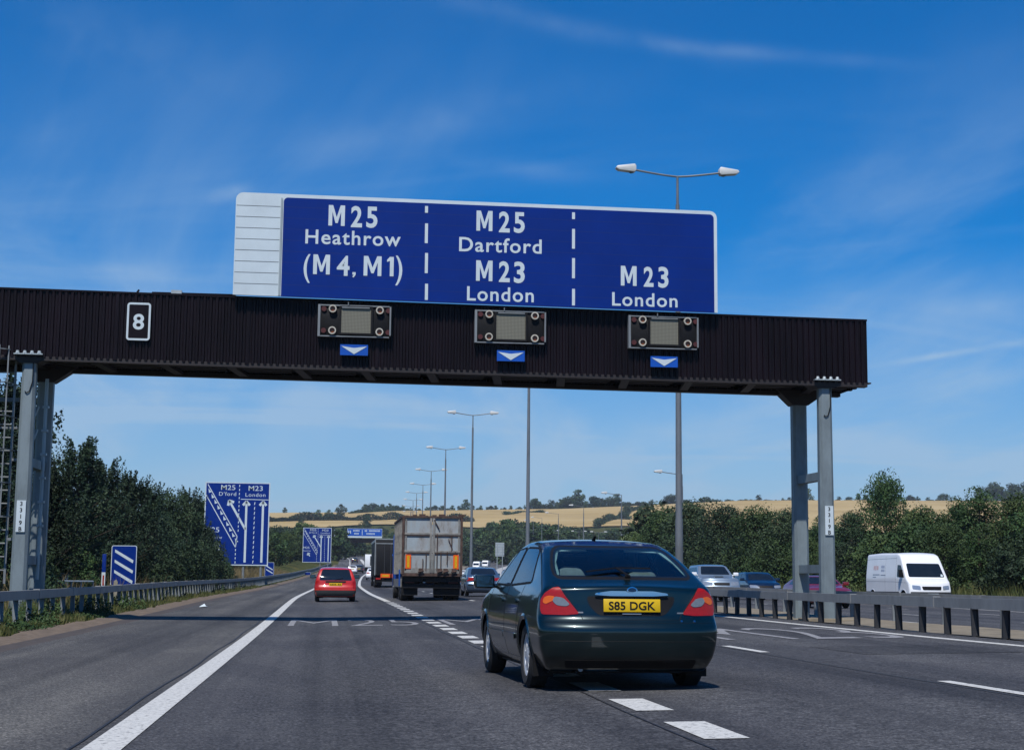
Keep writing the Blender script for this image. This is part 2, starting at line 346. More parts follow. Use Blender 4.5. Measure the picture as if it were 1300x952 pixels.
# the left edge of the terrain follows the kerb
def sheet(name, GX, GY, GZ, mat, label=None):
    ny, nx = GX.shape; vs = np.stack([GX.ravel(), GY.ravel(), GZ.ravel()], 1)
    idx = np.arange(nx*ny).reshape(ny, nx)
    fs = np.stack([idx[:-1, :-1].ravel(), idx[:-1, 1:].ravel(), idx[1:, 1:].ravel(), idx[1:, :-1].ravel()], 1)
    me = bpy.data.meshes.new(name); me.from_pydata(vs.tolist(), [], fs.tolist()); me.materials.append(mat)
    me.polygons.foreach_set('use_smooth', [True]*len(me.polygons)); o = link(name, me); o['kind'] = 'structure'; return o
kx = shS(GY)*sst(-80, -10, GX)*(1-sst(0, 25, GX))       # columns shift with the curve so the kerb stays crisp
GX2 = GX+kx; GZ = ground_h(GX2, GY)
sheet('ground', GX2, GY, GZ, M['ground'])
YR = axis_pts([(-40, 120, 2), (120, 400, 5), (400, 821, 10)])
def strip(name, xl, xr, mat, Ys=YR, off=0.0, n=6, zf=None):
    zf = zf or rz
    A = np.array([[xl(y)+(xr(y)-xl(y))*i/n for i in range(n+1)] for y in Ys], float); B = np.repeat(np.array(Ys)[:, None], n+1, 1)
    return sheet(name, A, B, zf(A, B)+off, mat)
Y1 = YR[YR <= 430]
strip('motorway_carriageway', lambda y: -1.35+shS(y), lambda y: 11.0+shM(y), M['asphalt'], Y1, 0, 10)
strip('hard_shoulder', lambda y: -4.45+shS(y), lambda y: -1.35+shS(y), M['shoulder'], Y1, 0, 3)
Y2 = YR[YR >= 428]
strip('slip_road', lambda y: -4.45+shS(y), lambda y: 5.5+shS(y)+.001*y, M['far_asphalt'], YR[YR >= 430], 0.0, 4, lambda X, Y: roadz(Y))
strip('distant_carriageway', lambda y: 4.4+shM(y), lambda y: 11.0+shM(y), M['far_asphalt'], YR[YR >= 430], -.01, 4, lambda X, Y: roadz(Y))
oz = lambda X, Y: roadz(Y)-drop(X, Y)+.15-.01*np.clip(X-13.8-shB(Y), 0, 12)
strip('opposite_carriageway', lambda y: 13.7+shB(y), lambda y: 27.0+shB(y), M['asphalt'], YR, 0, 8, oz)
ov = lambda X, Y: roadz(Y)-drop(X, Y)+.13
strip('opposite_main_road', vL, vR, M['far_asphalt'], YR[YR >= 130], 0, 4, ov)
strip('pale_gore', vR, lambda y: 13.65+shB(y), M['gore'], YR[YR >= 150], .003, 2, ov)
strip('central_reservation', lambda y: 11.05+shM(y), lambda y: np.minimum(13.65+shB(y), vL(y)), M['median'], YR, 0, 6, lambda X, Y: roadz(Y)-drop(X, Y)+.2+.05*np.sin(X*3+Y*.7)*.3)
# drainage channel and dirt edge on the left
strip('drain_channel', lambda y: -4.86+shS(y), lambda y: -4.45+shS(y), M['channel'], Y1, .0, 2, lambda X, Y: roadz(Y))
strip('dirt_edge', lambda y: -5.5+shS(y)+.12*math.sin(y*.5)+.08*math.sin(y*1.3)+.04*math.sin(y*4.1), lambda y: -4.86+shS(y), M['dirt'], axis_pts([(-10, 120, .4), (120, 430, 2)]), .0, 3, lambda X, Y: roadz(Y)+.045*np.clip(-4.86+shS(Y)-X, 0, .35)/.35+.012*np.sin(X*9+Y*2)*np.clip(-4.86+shS(Y)-X, 0, .2)/.2)
# markings
def line(name, xf, w, y0, y1, mat=None, zf=rz, off=.006, step=2.0, n=1):
    ys = np.linspace(y0, y1, max(2, int((y1-y0)/step)+1)); 
    A = np.stack([[xf(y)-w/2, xf(y)+w/2] for y in ys]); B = np.repeat(ys[:, None], 2, 1)
    return A, B, zf(A, B)+off
def lines(name, specs, mat, zf=rz):
    V = []; F = []
    for xf, w, y0, y1 in specs:
        A, B, C = line('', xf, w, y0, y1, zf=zf); o = len(V); n = A.shape[0]
        V += [(A[i, j], B[i, j], C[i, j]) for i in range(n) for j in range(2)]
        F += [(o+2*i, o+2*i+1, o+2*i+3, o+2*i+2) for i in range(n-1)]
    me = bpy.data.meshes.new(name); me.from_pydata(V, [], F); me.materials.append(mat); o = link(name, me); o['kind'] = 'structure'; return o
x1 = lambda y: -1.31+shS(y); x2 = lambda y: 2.60+shM(y); x3 = lambda y: 6.1+shM(y); x4 = lambda y: 10.22+shM(y)
sp = [(x1, .24, 5, 430), (x4, .2, 5, 430)]
sp += [(x2, .30, y, y+1.3) for y in np.arange(8.3, 66, 2.35)] + [(x2, .26, 68, 300)]
sp += [(x3, .14, y, y+2.3) for y in np.arange(4.75, 300, 9.0)]
lines('lane_markings', sp, M['paint'])
lines('slip_road_markings', [(lambda y: -1.31+shS(y), .3, 432, 700), (lambda y: 10.2+(y-400)*.012, .9-.0, 432, 560)], M['paint'], lambda X, Y: roadz(Y)+.02)
so = [(lambda y: 14.15+shB(y), .2, 5, 400), (lambda y: 25.2+shB(y), .2, 5, 400)]
so += [(lambda y: 17.8+shB(y), .13, y, y+2.2) for y in np.arange(3, 300, 9.0)] + [(lambda y: 21.5+shB(y), .13, y, y+2.2) for y in np.arange(6, 300, 9.0)]
lines('opposite_lane_markings', so, M['paint'], oz)
M['sealant'] = simple('joint_sealant', (.028, .028, .030), .6, var=.3, scale=3)
lines('road_joints', [(lambda y: -1.52+shS(y)+.02*math.sin(y*.7), .022, 5, 260), (lambda y: 2.36+shM(y)+.015*math.sin(y*.9), .018, 5, 160), (lambda y: 5.93+shM(y)+.02*math.sin(y*.6), .02, 5, 200), (lambda y: 9.9+shM(y)+.02*math.sin(y*.8), .018, 5, 120)], M['sealant'])
M['oldpatch'] = asphalt('patched_asphalt', (.055, .055, .058), (1.05, 1.05, 1.05))
def patchsheet(x0, x1, y0, y1):
    A, B = np.meshgrid(np.linspace(x0, x1, 4), np.linspace(y0, y1, 8)); sheet('road_patch', A, B, rz(A, B)+.004, M['oldpatch'])
patchsheet(2.75, 3.9, 54, 60); patchsheet(7.2, 9.4, 21.8, 24.4)
def roadtext(s, xc, y0, y1, w, mat, bold=.03):
    me = textmesh(s, 1.0, 1, bold, .0)
    bm = bmesh.new(); bm.from_mesh(me); bmesh.ops.remove_doubles(bm, verts=bm.verts, dist=1e-5)
    bmesh.ops.subdivide_edges(bm, edges=[e for e in bm.edges if e.calc_length() > .3], cuts=2); bmesh.ops.triangulate(bm, faces=bm.faces); bm.to_mesh(me); bm.free()
    xs = [v.co.x for v in me.vertices]; zs = [v.co.z for v in me.vertices]; a, b = min(xs), max(xs)
    for v in me.vertices:
        X = xc+((v.co.x-a)/(b-a)-.5)*w; Y = y0+v.co.z*(y1-y0)
        v.co = (X, Y, 0)
    for v in me.vertices: v.co.z = float(rz(v.co.x, v.co.y))+.007
    me.materials.append(mat); o = link('lane_number_marking', me); o['kind'] = 'structure'; return o
roadtext('M25', .72, 37.6, 43.0, 3.0, M['worn_paint'], -.012)
roadtext('M23', 4.35, 37.6, 43.0, 3.0, M['worn_paint'], -.012)
roadtext('M23', 8.35, 27.3, 33.6, 3.3, M['worn_paint'], -.012)
# wheat fields on the far hillside (draped a little above the turf)
def drape(name, xs, y0f, y1f, mat, off=.5, ny=14):
    A = np.repeat(np.array(xs)[None, :], ny+1, 0); B = np.array([[y0f(x)+(y1f(x)-y0f(x))*i/ny for x in xs] for i in range(ny+1)])
    return sheet(name, A, B, ground_h(A, B)+off, mat)
xsw = np.arange(-420, 700, 12.0)
drape('wheat_field', xsw, lambda x: 960+28*math.sin(x*.011)+12*math.sin(x*.05), lambda x: 1420., M['wheat'], .8, 24)

# ------------------------------------------------------------------ gantry
GY0 = 38.2
def gz(px, py, Y=GY0): p = at_y(px, py, Y); return p
zTL = at_y(0, 367, GY0)[2]; zTR = at_y(1100, 408, GY0)[2]; xTR = at_y(1100, 408, GY0)[0]; xTL = at_y(0, 367, GY0)[0]
zBR = at_y(1100, 487.5, GY0)[2]; zBL = at_y(60, 454, GY0)[2]; xBL = at_y(60, 454, GY0)[0]
def ztop(x): return zTL+(zTR-zTL)*(x-xTL)/(xTR-xTL)
def zbot(x): return zBL+(zBR-zBL)*(x-xBL)/(xTR-xBL)
XL = -15.0; XR = xTR; DEP = 2.4
def gantry():
    root = empty('overhead_gantry', (12.0, GY0+1, 0), 0, 'dark brown corrugated motorway gantry carrying the large blue sign board above the lanes', 'gantry')
    W = MB()
    off = Vector((12.0, GY0+1, 0))
    def L(p): return (p[0]-12.0, p[1]-GY0-1, p[2])
    # corrugated cladding, front, ends and back
    pitch = .142; prof = [(0, 0), (.38, 0), (.5, .035), (.88, .035), (1, 0)]
    n = int((XR-XL)/pitch); pts = []
    for i in range(n):
        for a, d in prof[:-1]: pts.append((XL+(i+a)*(XR-XL)/n, d))
    pts.append((XR, 0))
    b = MB(); vs = []; fs = []
    for x, d in pts:
        vs += [L((x, GY0+d, zbot(x))), L((x, GY0+d, ztop(x)))]
    fs = [(2*i, 2*i+2, 2*i+3, 2*i+1) for i in range(len(pts)-1)]
    b.add(vs, fs)
    vs = [];
    for x, d in pts: vs += [L((x, GY0+DEP-d, zbot(x))), L((x, GY0+DEP-d, ztop(x)))]
    b.add(vs, fs)
    pe = []
    for i in range(17):
        for a, d in prof[:-1]: pe.append((GY0+(i+a)*DEP/17, d))
    pe.append((GY0+DEP, 0))
    for xe, sg in ((XR, -1), (XL, 1)):
        vs = []
        for y, d in pe: vs += [L((xe+sg*d, y, zbot(xe))), L((xe+sg*d, y, ztop(xe)))]
        b.add(vs, [(2*i, 2*i+2, 2*i+3, 2*i+1) for i in range(len(pe)-1)])
    b.build('beam_cladding', M['clad'], root)
    for x in np.arange(XL+1.2, XR-.3, 2.98):
        fl = MB(); fl.add([L((x-.03, GY0-.006, zbot(x))), L((x+.03, GY0-.006, zbot(x))), L((x+.03, GY0-.006, ztop(x))), L((x-.03, GY0-.006, ztop(x)))], [(0, 1, 2, 3)]); fl.build('panel_joint', M['clad'], root)
    t = MB()       # roof of the beam and flashing
    t.add([L((XL, GY0-.012, ztop(XL)+.002)), L((XR+.012, GY0-.012, ztop(XR)+.002)), L((XR+.012, GY0+DEP+.012, ztop(XR)+.002)), L((XL, GY0+DEP+.012, ztop(XL)+.002)),
           L((XL, GY0-.012, ztop(XL)+.045)), L((XR+.012, GY0-.012, ztop(XR)+.045)), L((XR+.012, GY0+DEP+.012, ztop(XR)+.045)), L((XL, GY0+DEP+.012, ztop(XL)+.045))],
          [(3, 2, 1, 0), (4, 5, 6, 7), (0, 1, 5, 4), (1, 2, 6, 5), (2, 3, 7, 6), (3, 0, 4, 7)])
    t.build('beam_roof', M['clad'], root)
    # soffit: bottom chords, cross members, diagonal plates and recessed louvred panels
    s = MB()
    def zb(x): return float(zbot(x))
    for yy in (GY0+.14, GY0+DEP-.14):
        s.bar(L((XL, yy, zb(XL)-.02)), L((XR, yy, zb(XR)-.02)), .24, .1)
    for x in np.arange(XL+.3, XR-.2, 1.55):
        s.bar(L((x, GY0+.26, zb(x)-.01)), L((x+.25, GY0+DEP-.26, zb(x)-.01)), .2, .07)
        for k in range(5):
            yy = GY0+.45+k*.36; s.bar(L((x+.2, yy, zb(x)+.06)), L((x+1.4, yy, zb(x)+.06)), .16, .03)
    s.build('soffit_frame', M['claddark'], root)
    cw = MB(); cw.add([L((XL, GY0+.04, zb(XL)+.12)), L((XR-.03, GY0+.04, zb(XR)+.12)), L((XR-.03, GY0+DEP-.04, zb(XR)+.12)), L((XL, GY0+DEP-.04, zb(XL)+.12))], [(0, 1, 2, 3)])
    cw.build('soffit_panel', M['black'], root)
    # columns
    def column(px_t, py_t, px_b, py_b, Y, wt, wb, d, mat, capy=True):
        p0 = at_y(px_b, py_b, Y); p1 = at_y(px_t, py_t, Y); xt = p1[0]; zt = zb(xt)-.05
        g = float(ground_h(p0[0], Y)); c = MB()
        ch = .06
        vs = []
        for z, w in ((g-.15, wb), (zt, wt)):
            xx = xt + (p0[0]-xt)*0.0
            h = w/2; e = d/2
            vs += [L((xx+a, Y+bb, z)) for a, bb in ((-h+ch, -e), (h-ch, -e), (h, -e+ch), (h, e-ch), (h-ch, e), (-h+ch, e), (-h, e-ch), (-h, -e+ch))]
        c.add(vs, [tuple(range(7, -1, -1)), tuple(range(8, 16))]+[(i, (i+1) % 8, 8+(i+1) % 8, 8+i) for i in range(8)])
        o = c.build('column', mat, root); return xt, zt, g, o
    xr, ztr, g_r, oR = column(1046, 495, 1052, 774, GY0+.25, .31, .36, .3, M['column'])
    xl, ztl, g_l, oL = column(38, 470, 27, 755, GY0+.25, .31, .36, .3, M['column'])
    def rear(px, py):
        return column(px, py, px, 760, GY0+DEP-.2, .36, .36, .34, M['column'])
    xr2, ztr2, _, _ = rear(1013.5, 520); xl2, ztl2, _, _ = rear(59, 490)
    # dark haunches under the beam above the rear legs, braces, top bearing plates
    h = MB()
    for xx, zz in ((xr2, ztr2), (xl2, ztl2)):
        y0 = GY0+DEP-.42; y1 = y0+.44
        h = MB(); h.prism([(xx-12-.6, zz+.1), (xx-12+.75, zz+.1), (xx-12+.2, zz-.28), (xx-12-.2, zz-.28)], y0-GY0-1, y1-GY0-1); h.build('haunch', M['claddark'], root)
    for xx, zz in ((xr, ztr), (xl, ztl)):
        h = MB(); h.prism([(xx-12-.45, zz+.06), (xx-12+.45, zz+.06), (xx-12+.2, zz-.07), (xx-12-.2, zz-.07)], .0-.95, -.4); h.build('haunch', M['claddark'], root)
    for xx, zz in ((xr, ztr), (xl, ztl)):
        pl = MB(); pl.box(xx-12-.32, xx-12+.32, -1.1, -.55, zz+.10, zz+.125)
        for k in range(4): pl.tube((xx-12-.24+k*.16, -1.06, zz+.125), (xx-12-.24+k*.16, -1.06, zz+.19), .05, .03, 8)
        pl.build('bearing_plate', M['galvlight'], root)
    br = MB()
    yf = -.75+.16; yb = DEP-.2-1-.18
    for (xa, xb_, g0) in ((xr, xr2, g_r), (xl, xl2, g_l)):
        for zc in (at_y(1030, 606, GY0+1)[2], at_y(1030, 722, GY0+1)[2]):
            br = MB(); br.bar((xa-12, yf, zc), (xb_-12, yb, zc), .2, .2); br.build('cross_brace', M['column'], root)
    # drip loops of cable on the two front legs
    for xx, zz in ((xr, ztr), (xl, ztl)):
        cb = MB(); pts = [(xx-12+.1, zz-.05), (xx-12+.1, zz-.5), (xx-12+.04, zz-.72), (xx-12-.02, zz-.76), (xx-12-.06, zz-.72)]
        for a, c in zip(pts[:-1], pts[1:]): cb.tube((a[0], -.925, a[1]), (c[0], -.925, c[1]), .012, n=6)
        cb.build('cable', M['black'], root)
    # marker plates 3319B
    for (px, py0, py1, par) in ((29, 635, 675, 0), (1051, 642, 679, 1)):
        a = at_y(px, py0, GY0+.08); c = at_y(px, py1, GY0+.08); xx = a[0] if par == 0 else xr+.02
        if par == 0: xx = xl-.0
        z1, z0 = a[2], c[2]; pm = MB(); pm.box(xx-12-.10, xx-12+.10, -.935, -.915, z0, z1)
        o = pm.build('marker_plate', M['white'], root); dh = (z1-z0)/5
        for k, ch in enumerate('3319B'):
            lettering(o, ch, xx-12, z1-(k+.86)*dh, dh*.68, -.937, M['black'], bold=.02, name='digit', depth=.003)
    # numeral plate 8
    a = at_y(162, 384, GY0-.05); c = at_y(190, 432.5, GY0-.05); cx = (a[0]+c[0])/2-12; w = c[0]-a[0]; hh = a[2]-c[2]; zc = (a[2]+c[2])/2
    def rrect(w, h, r, n=5):
        p = []
        for qx, qz, a0 in ((1, 1, 0), (-1, 1, 90), (-1, -1, 180), (1, -1, 270)):
            for i in range(n+1):
                t = R(a0+90*i/n); p.append((qx*(w/2-r)+math.cos(t)*r, qz*(h/2-r)+math.sin(t)*r))
        return p
    def frame(mb, cx, cz, w, h, r, t, y0, y1, mi=0):
        o = rrect(w, h, r); i_ = rrect(w-2*t, h-2*t, max(.005, r-t)); n = len(o)
        vs = [(cx+x, y0, cz+z) for x, z in o]+[(cx+x, y0, cz+z) for x, z in i_]+[(cx+x, y1, cz+z) for x, z in o]+[(cx+x, y1, cz+z) for x, z in i_]
        fs = []
        for k in range(n):
            j = (k+1) % n; fs += [(k, j, n+j, n+k), (2*n+k, 3*n+k, 3*n+j, 2*n+j), (k, 2*n+k, 2*n+j, j), (n+k, n+j, 3*n+j, 3*n+k)]
        mb.add(vs, fs, mi)
    nb = MB(); nb.prism([(cx+x, zc+z) for x, z in rrect(w, hh, .07)], -1.055, -1.005); npl = nb.build('numeral_plate', M['clad'], root)
    nf = MB(); frame(nf, cx, zc, w, hh, .07, .045, -1.062, -1.05); nf.build('plate_border', M['white'], npl)
    lettering(npl, '8', cx, zc-.175, .36, -1.06, M['white'], width=.25, bold=.02, name='numeral')
    # small items on the beam top
    u = MB(); q = at_y(224, 369, GY0)[0]-12; u.box(q-.12, q+.12, -1.0, -.8, ztop(q+12)+.05, ztop(q+12)+.13); u.build('junction_box', M['galvlight'], root)
    u = MB(); q = at_y(176, 368, GY0)[0]-12; u.bar((q-.05, -.9, ztop(q+12)+.04), (q, -.9, ztop(q+12)+.12), .04, .04); u.box(q+.3, q+2.2, -.95, -.4, ztop(q+12)+.046, ztop(q+12)+.075); u.build('walkway_edge', M['clad'], root)
    # matrix signals
    for (fx0, fy0, fx1, fy1, sx0, sy0, sx1, sy1, ax0, ay0, ax1, ay1) in (
            (404, 386, 496, 429, 433.5, 390.5, 470.5, 423, 432, 437, 467, 451.5), (603, 393, 693, 437, 630.5, 398, 667, 431, 631, 444.5, 666, 459), (798, 400, 887, 444, 826, 405, 861.5, 437.5, 826, 452, 860.5, 466.5)):
        YF = GY0-.17
        a = at_y(fx0, fy0, YF); c = at_y(fx1, fy1, YF); X0, X1, Z1, Z0 = a[0]-12, c[0]-12, a[2], c[2]
        bx = MB(); yv = YF-GY0-1
        bx.box(X0+.05, X1-.05, yv+.06, yv+.165, Z0+.03, Z1-.03); sg = bx.build('matrix_signal', M['black'], root, bevel=.01)
        fr = MB(); t = .035
        fr.box(X0, X0+t*1.6, yv, yv+.16, Z0, Z1); fr.build('side_rail', M['galv'], sg); fr = MB(); fr.box(X1-t, X1, yv, yv+.16, Z0+.05, Z1-.02); fr.build('side_rail', M['galv'], sg)
        fr = MB(); fr.box(X0+t*1.7, X1-t*1.1, yv+.02, yv+.14, Z1-.028, Z1); fr.box(X0+t*1.7, X1-t*1.1, yv+.02, yv+.14, Z0, Z0+.025); fr.box(X0+.55, X1-.5, yv-.01, yv+.015, Z1-.075, Z1-.05)
        fr.tube(((X0+X1)/2-.15, yv-.02, Z1-.01), ((X0+X1)/2-.15, yv-.02, Z1+.06), .012); fr.build('mounting_bar', M['galv'], sg)
        a = at_y(sx0, sy0, YF); c = at_y(sx1, sy1, YF); sc = MB(); sc.box(a[0]-12, c[0]-12, yv+.03, yv+.075, c[2], a[2]); sc.build('matrix_screen', M['screen'], sg)
        sc = MB(); frame(sc, (a[0]+c[0])/2-12, (a[2]+c[2])/2, c[0]-a[0]+.09, a[2]-c[2]+.09, .02, .04, yv+.0, yv+.08); sc.build('screen_hood', M['black'], sg)
        for lx, lz in ((X0+.335, Z1-.10), (X1-.265, Z1-.11), (X0+.335, Z0+.14), (X1-.265, Z0+.13)):
            ln = MB(); ln.lathe([(.02, .0), (.02, .055), (.0, .06)], (lx, yv+.0, lz), 'y', 16); lo = ln.build('lantern', M['amberlamp'], sg, smooth=True)
            lr = MB(); lr.lathe([(.07, .062), (-.03, .062), (-.03, .09), (.07, .09), (.07, .062)], (lx, yv, lz), 'y', 20); lr.build('lantern_ring', M['ring'], sg)
            h2 = MB(); sgn = -1 if lx < (X0+X1)/2 else 1; h2.tube((lx+sgn*.2, yv+.02, lz), (lx+sgn*.2, yv+.1, lz), .06, n=12); h2.build('unlit_lantern', M['darkred'], sg)
        YA = GY0-.15; a = at_y(ax0, ay0, YA); c = at_y(ax1, ay1, YA); yv = YA-GY0-1
        ap = MB(); ap.box(a[0]-12, c[0]-12, yv, yv+.05, c[2], a[2]); apo = ap.build('lane_arrow_plate', M['signblue2'], root)
        cx_ = (a[0]+c[0])/2-12; w2 = (c[0]-a[0])/2*.93; zz = a[2]-.06
        ar = MB(); ar.prism([(cx_-w2, zz+.02), (cx_, zz-.02), (cx_, c[2]+.025)], yv-.008, yv-.002); ar.prism([(cx_, zz-.02), (cx_+w2, zz+.02), (cx_, c[2]+.025)], yv-.008, yv-.002); ar.build('arrowhead', M['white'], apo)
    # big sign board
    YS = GY0-.22; yv = YS-GY0-1
    def S(px, py): p = at_y(px, py, YS); return p[0]-12, p[2]
    x0, ztl_ = S(300, 244); _, zbl = S(298, 374); x1_, ztr_ = S(910, 268.5); _, zbr = S(908, 397); xb0, _ = S(356.5, 300)
    def top(x): return ztl_+(ztr_-ztl_)*(x-x0)/(x1_-x0)
    def bot(x): return zbl+(zbr-zbl)*(x-x0)/(x1_-x0)
    rr = .17
    def board(xa, xb, ra, rb, inset=0, zlow=0):
        p = [(xa, bot(xa)+zlow)]
        zt = top(xa)-inset
        p += [(xa+ra-ra*math.cos(R(a)), zt-ra+ra*math.sin(R(a))) for a in np.linspace(0, 90, 7)] if ra else [(xa, zt)]
        zt = top(xb)-inset
        p += [(xb-rb+rb*math.sin(R(a)), zt-rb+rb*math.cos(R(a))) for a in np.linspace(0, 90, 7)] if rb else [(xb, zt)]
        p += [(xb, bot(xb)+zlow)]; return p
    bb = MB(); bb.prism(board(x0, x1_, rr, rr), yv+.0, yv+.06); sb = bb.build('sign_board', M['palepanel'], root)
    pn = MB(); pn.prism(board(xb0+.045, x1_-.08, .1, .1, .085, -.001), yv-.012, yv-.002); pn.build('blue_face', M['signblue'], sb)
    sm = MB()
    for k in range(1, 9):
        zz = zbl+(ztl_-zbl)*k/9.2; sm.box(x0+.02, xb0-.03, yv-.004, yv-.001, zz, zz+.012)
    sm.build('panel_seam', M['galv'], sb)
    sm = MB()
    for k in range(1, 9):
        zz = zbl+(ztl_-zbl)*k/9.2; sm.add([(xb0+.06, yv-.0128, zz), (x1_-.09, yv-.0128, zz-.13), (x1_-.09, yv-.0128, zz-.122), (xb0+.06, yv-.0128, zz+.008)], [(0, 1, 2, 3)])
    sm.build('blue_seam', M['blueseam'], sb)
    pt = MB(); pt.box(xb0-.02, xb0+.02, yv-.03, yv, zbl, top(xb0)-.1); pt.build('edge_strip', M['galvlight'], sb)
    bk = MB()
    for x in np.arange(x0+.6, x1_, 1.6): bk.box(x-.04, x+.04, yv+.07, yv+.17, ztop(x+12)+.06, top(x)-.2)
    for zz in (zbl+.35, zbl+1.6): bk.box(x0+.1, x1_-.1, yv+.062, yv+.105, zz-.0, zz+.06)
    bk.build('sign_rail', M['galv'], sb)
    yt = yv-.014
    def T(s, xa, ya, xb, yb, bold=0.0):      # cap box in photo pixels
        xA, zA = S(xa, ya); xB, zB = S(xb, yb); _, zc = S((xa+xb)/2, yb); _, zt = S((xa+xb)/2, ya)
        if s in ('M', '1'):
            w = xB-xA; h = zt-zc; t = .088
            if s == 'M': P = [(0, 0), (0, h), (t*1.15, h), (w/2, h*.42), (w-t*1.15, h), (w, h), (w, 0), (w-t, 0), (w-t, h*.68), (w/2+t*.3, h*.13), (w/2-t*.3, h*.13), (t, h*.68), (t, 0)]
            else: P = [(0, h*.74), (0, h*.84), (w-t*1.05, h), (w, h), (w, 0), (w-t, 0), (w-t, h*.79)]
            g = MB(); g.prism([(xA+a, zc+b) for a, b in P], yt-.006, yt); g.build('lettering', M['white'], sb); return
        lettering(sb, s, (xA+xB)/2, zc, zt-zc, yt, M['white'], width=xB-xA, bold=bold)
    bd = .026
    T('M', 417.5, 261, 437.5, 287, bd); T('2', 446, 261.5, 459.5, 288, bd); T('5', 465.5, 262, 479, 288.5, bd); T('Heathrow', 388, 292.5, 508.5, 311, .014)
    T('(', 386, 322, 393.5, 350, .012)
    T('M', 398, 323.5, 418.5, 348.5, bd); T('4', 428, 324.5, 443.5, 349.5, bd)
    T('M', 462, 325.5, 484, 350.5, bd); T('1', 491.5, 326.5, 499.5, 351, bd); T(')', 502.5, 324, 510.5, 353, .012)
    cm = MB(); xq, zq = S(449, 348.5); cm.prism([(xq-.03, zq+.05), (xq+.045, zq+.05), (xq+.045, zq-.01), (xq-.0, zq-.075), (xq-.03, zq-.06), (xq+.0, zq-.01), (xq-.03, zq-.01)], yt-.006, yt); cm.build('lettering', M['white'], sb)
    T('M', 605, 268, 625, 293.5, bd); T('2', 633.5, 268.5, 647, 294.5, bd); T('5', 652.5, 269, 666, 295, bd); T('Dartford', 583, 302, 687.5, 320.5, .014)
    T('M', 604.5, 331, 625, 357, bd); T('2', 633.5, 331.5, 647, 357.5, bd); T('3', 652.5, 332, 666, 358.5, bd); T('London', 593, 364, 677.5, 382.5, .014)
    T('M', 788, 338, 808, 363, bd); T('2', 817, 338.5, 829.5, 363.5, bd); T('3', 835.5, 338.5, 848.5, 364.5, bd); T('London', 777, 371.5, 860, 389, .014)
    ds = MB()
    for xx, segs in ((541.5, ((262, 270.5), (284, 309), (321.5, 347), (360.5, 381))), (728, ((270, 278.5), (291, 316), (328, 353.5), (367, 388)))):
        for a, b_ in segs:
            xa, za = S(xx, a); xb, zb_ = S(xx-.4, b_); ds.box(xa-.035, xa+.035, yt-.004, yt, zb_, za)
    ds.build('lane_divider', M['white'], sb)
    # caged access ladder at the left leg and conduit
    ld = MB(); lx = xl-.62-12; ly = -.4; zt = ztl+.3
    for dx in (-.24, .24): ld.bar((lx+dx, ly, .9), (lx+dx, ly, zt), .05, .05)
    for z in np.arange(1.2, zt, .3): ld.tube((lx-.24, ly, z), (lx+.24, ly, z), .018, n=6)
    for z in np.arange(2.4, zt, .75):
        pts = [(lx+.30*math.cos(t), ly-.05-.7*math.sin(t), z) for t in np.linspace(0, math.pi, 9)]
        for a, c in zip(pts[:-1], pts[1:]): ld.bar(a, c, .05, .02)
    for t in np.linspace(.3, math.pi-.3, 5): ld.bar((lx+.30*math.cos(t), ly-.05-.7*math.sin(t), 2.4), (lx+.30*math.cos(t), ly-.05-.7*math.sin(t), zt), .03, .02)
    for z in (3.7, 1.9): ld.bar((lx+.24, ly, z), (xl-12, ly, z), .06, .06)
    ld.bar((lx-1.6, ly+.3, 5.1), (lx+.3, ly+.3, 5.1), .09, .09); ld.bar((lx-1.6, ly+.3, 4.45), (lx+.3, ly+.3, 4.45), .05, .05)
    ld.build('access_ladder', M['galv'], root)
    cd = MB(); cx_ = xl-12+.24; cd.tube((cx_, .2, 1.0), (cx_, .2, ztl-.3), .04, n=8)
    for z in np.arange(2.2, 5.3, .55): cd.box(cx_-.07, cx_+.07, .13, .27, z, z+.05)
    cx2 = xl2-12
    for z in (3.6, 4.15): cd.bar((cx2-.3, .3, z), (cx2-.1, .8, z+.9), .05, .05)
    cd.build('conduit', M['galvlight'], root)
    # concrete base of the median leg
    cb = MB(); cb.box(xr-12-.6, xr-12+.5, -1.2, -.3, g_r-.2, g_r+.38); cb.build('column_base', M['median'], root, bevel=.03)
gantry()

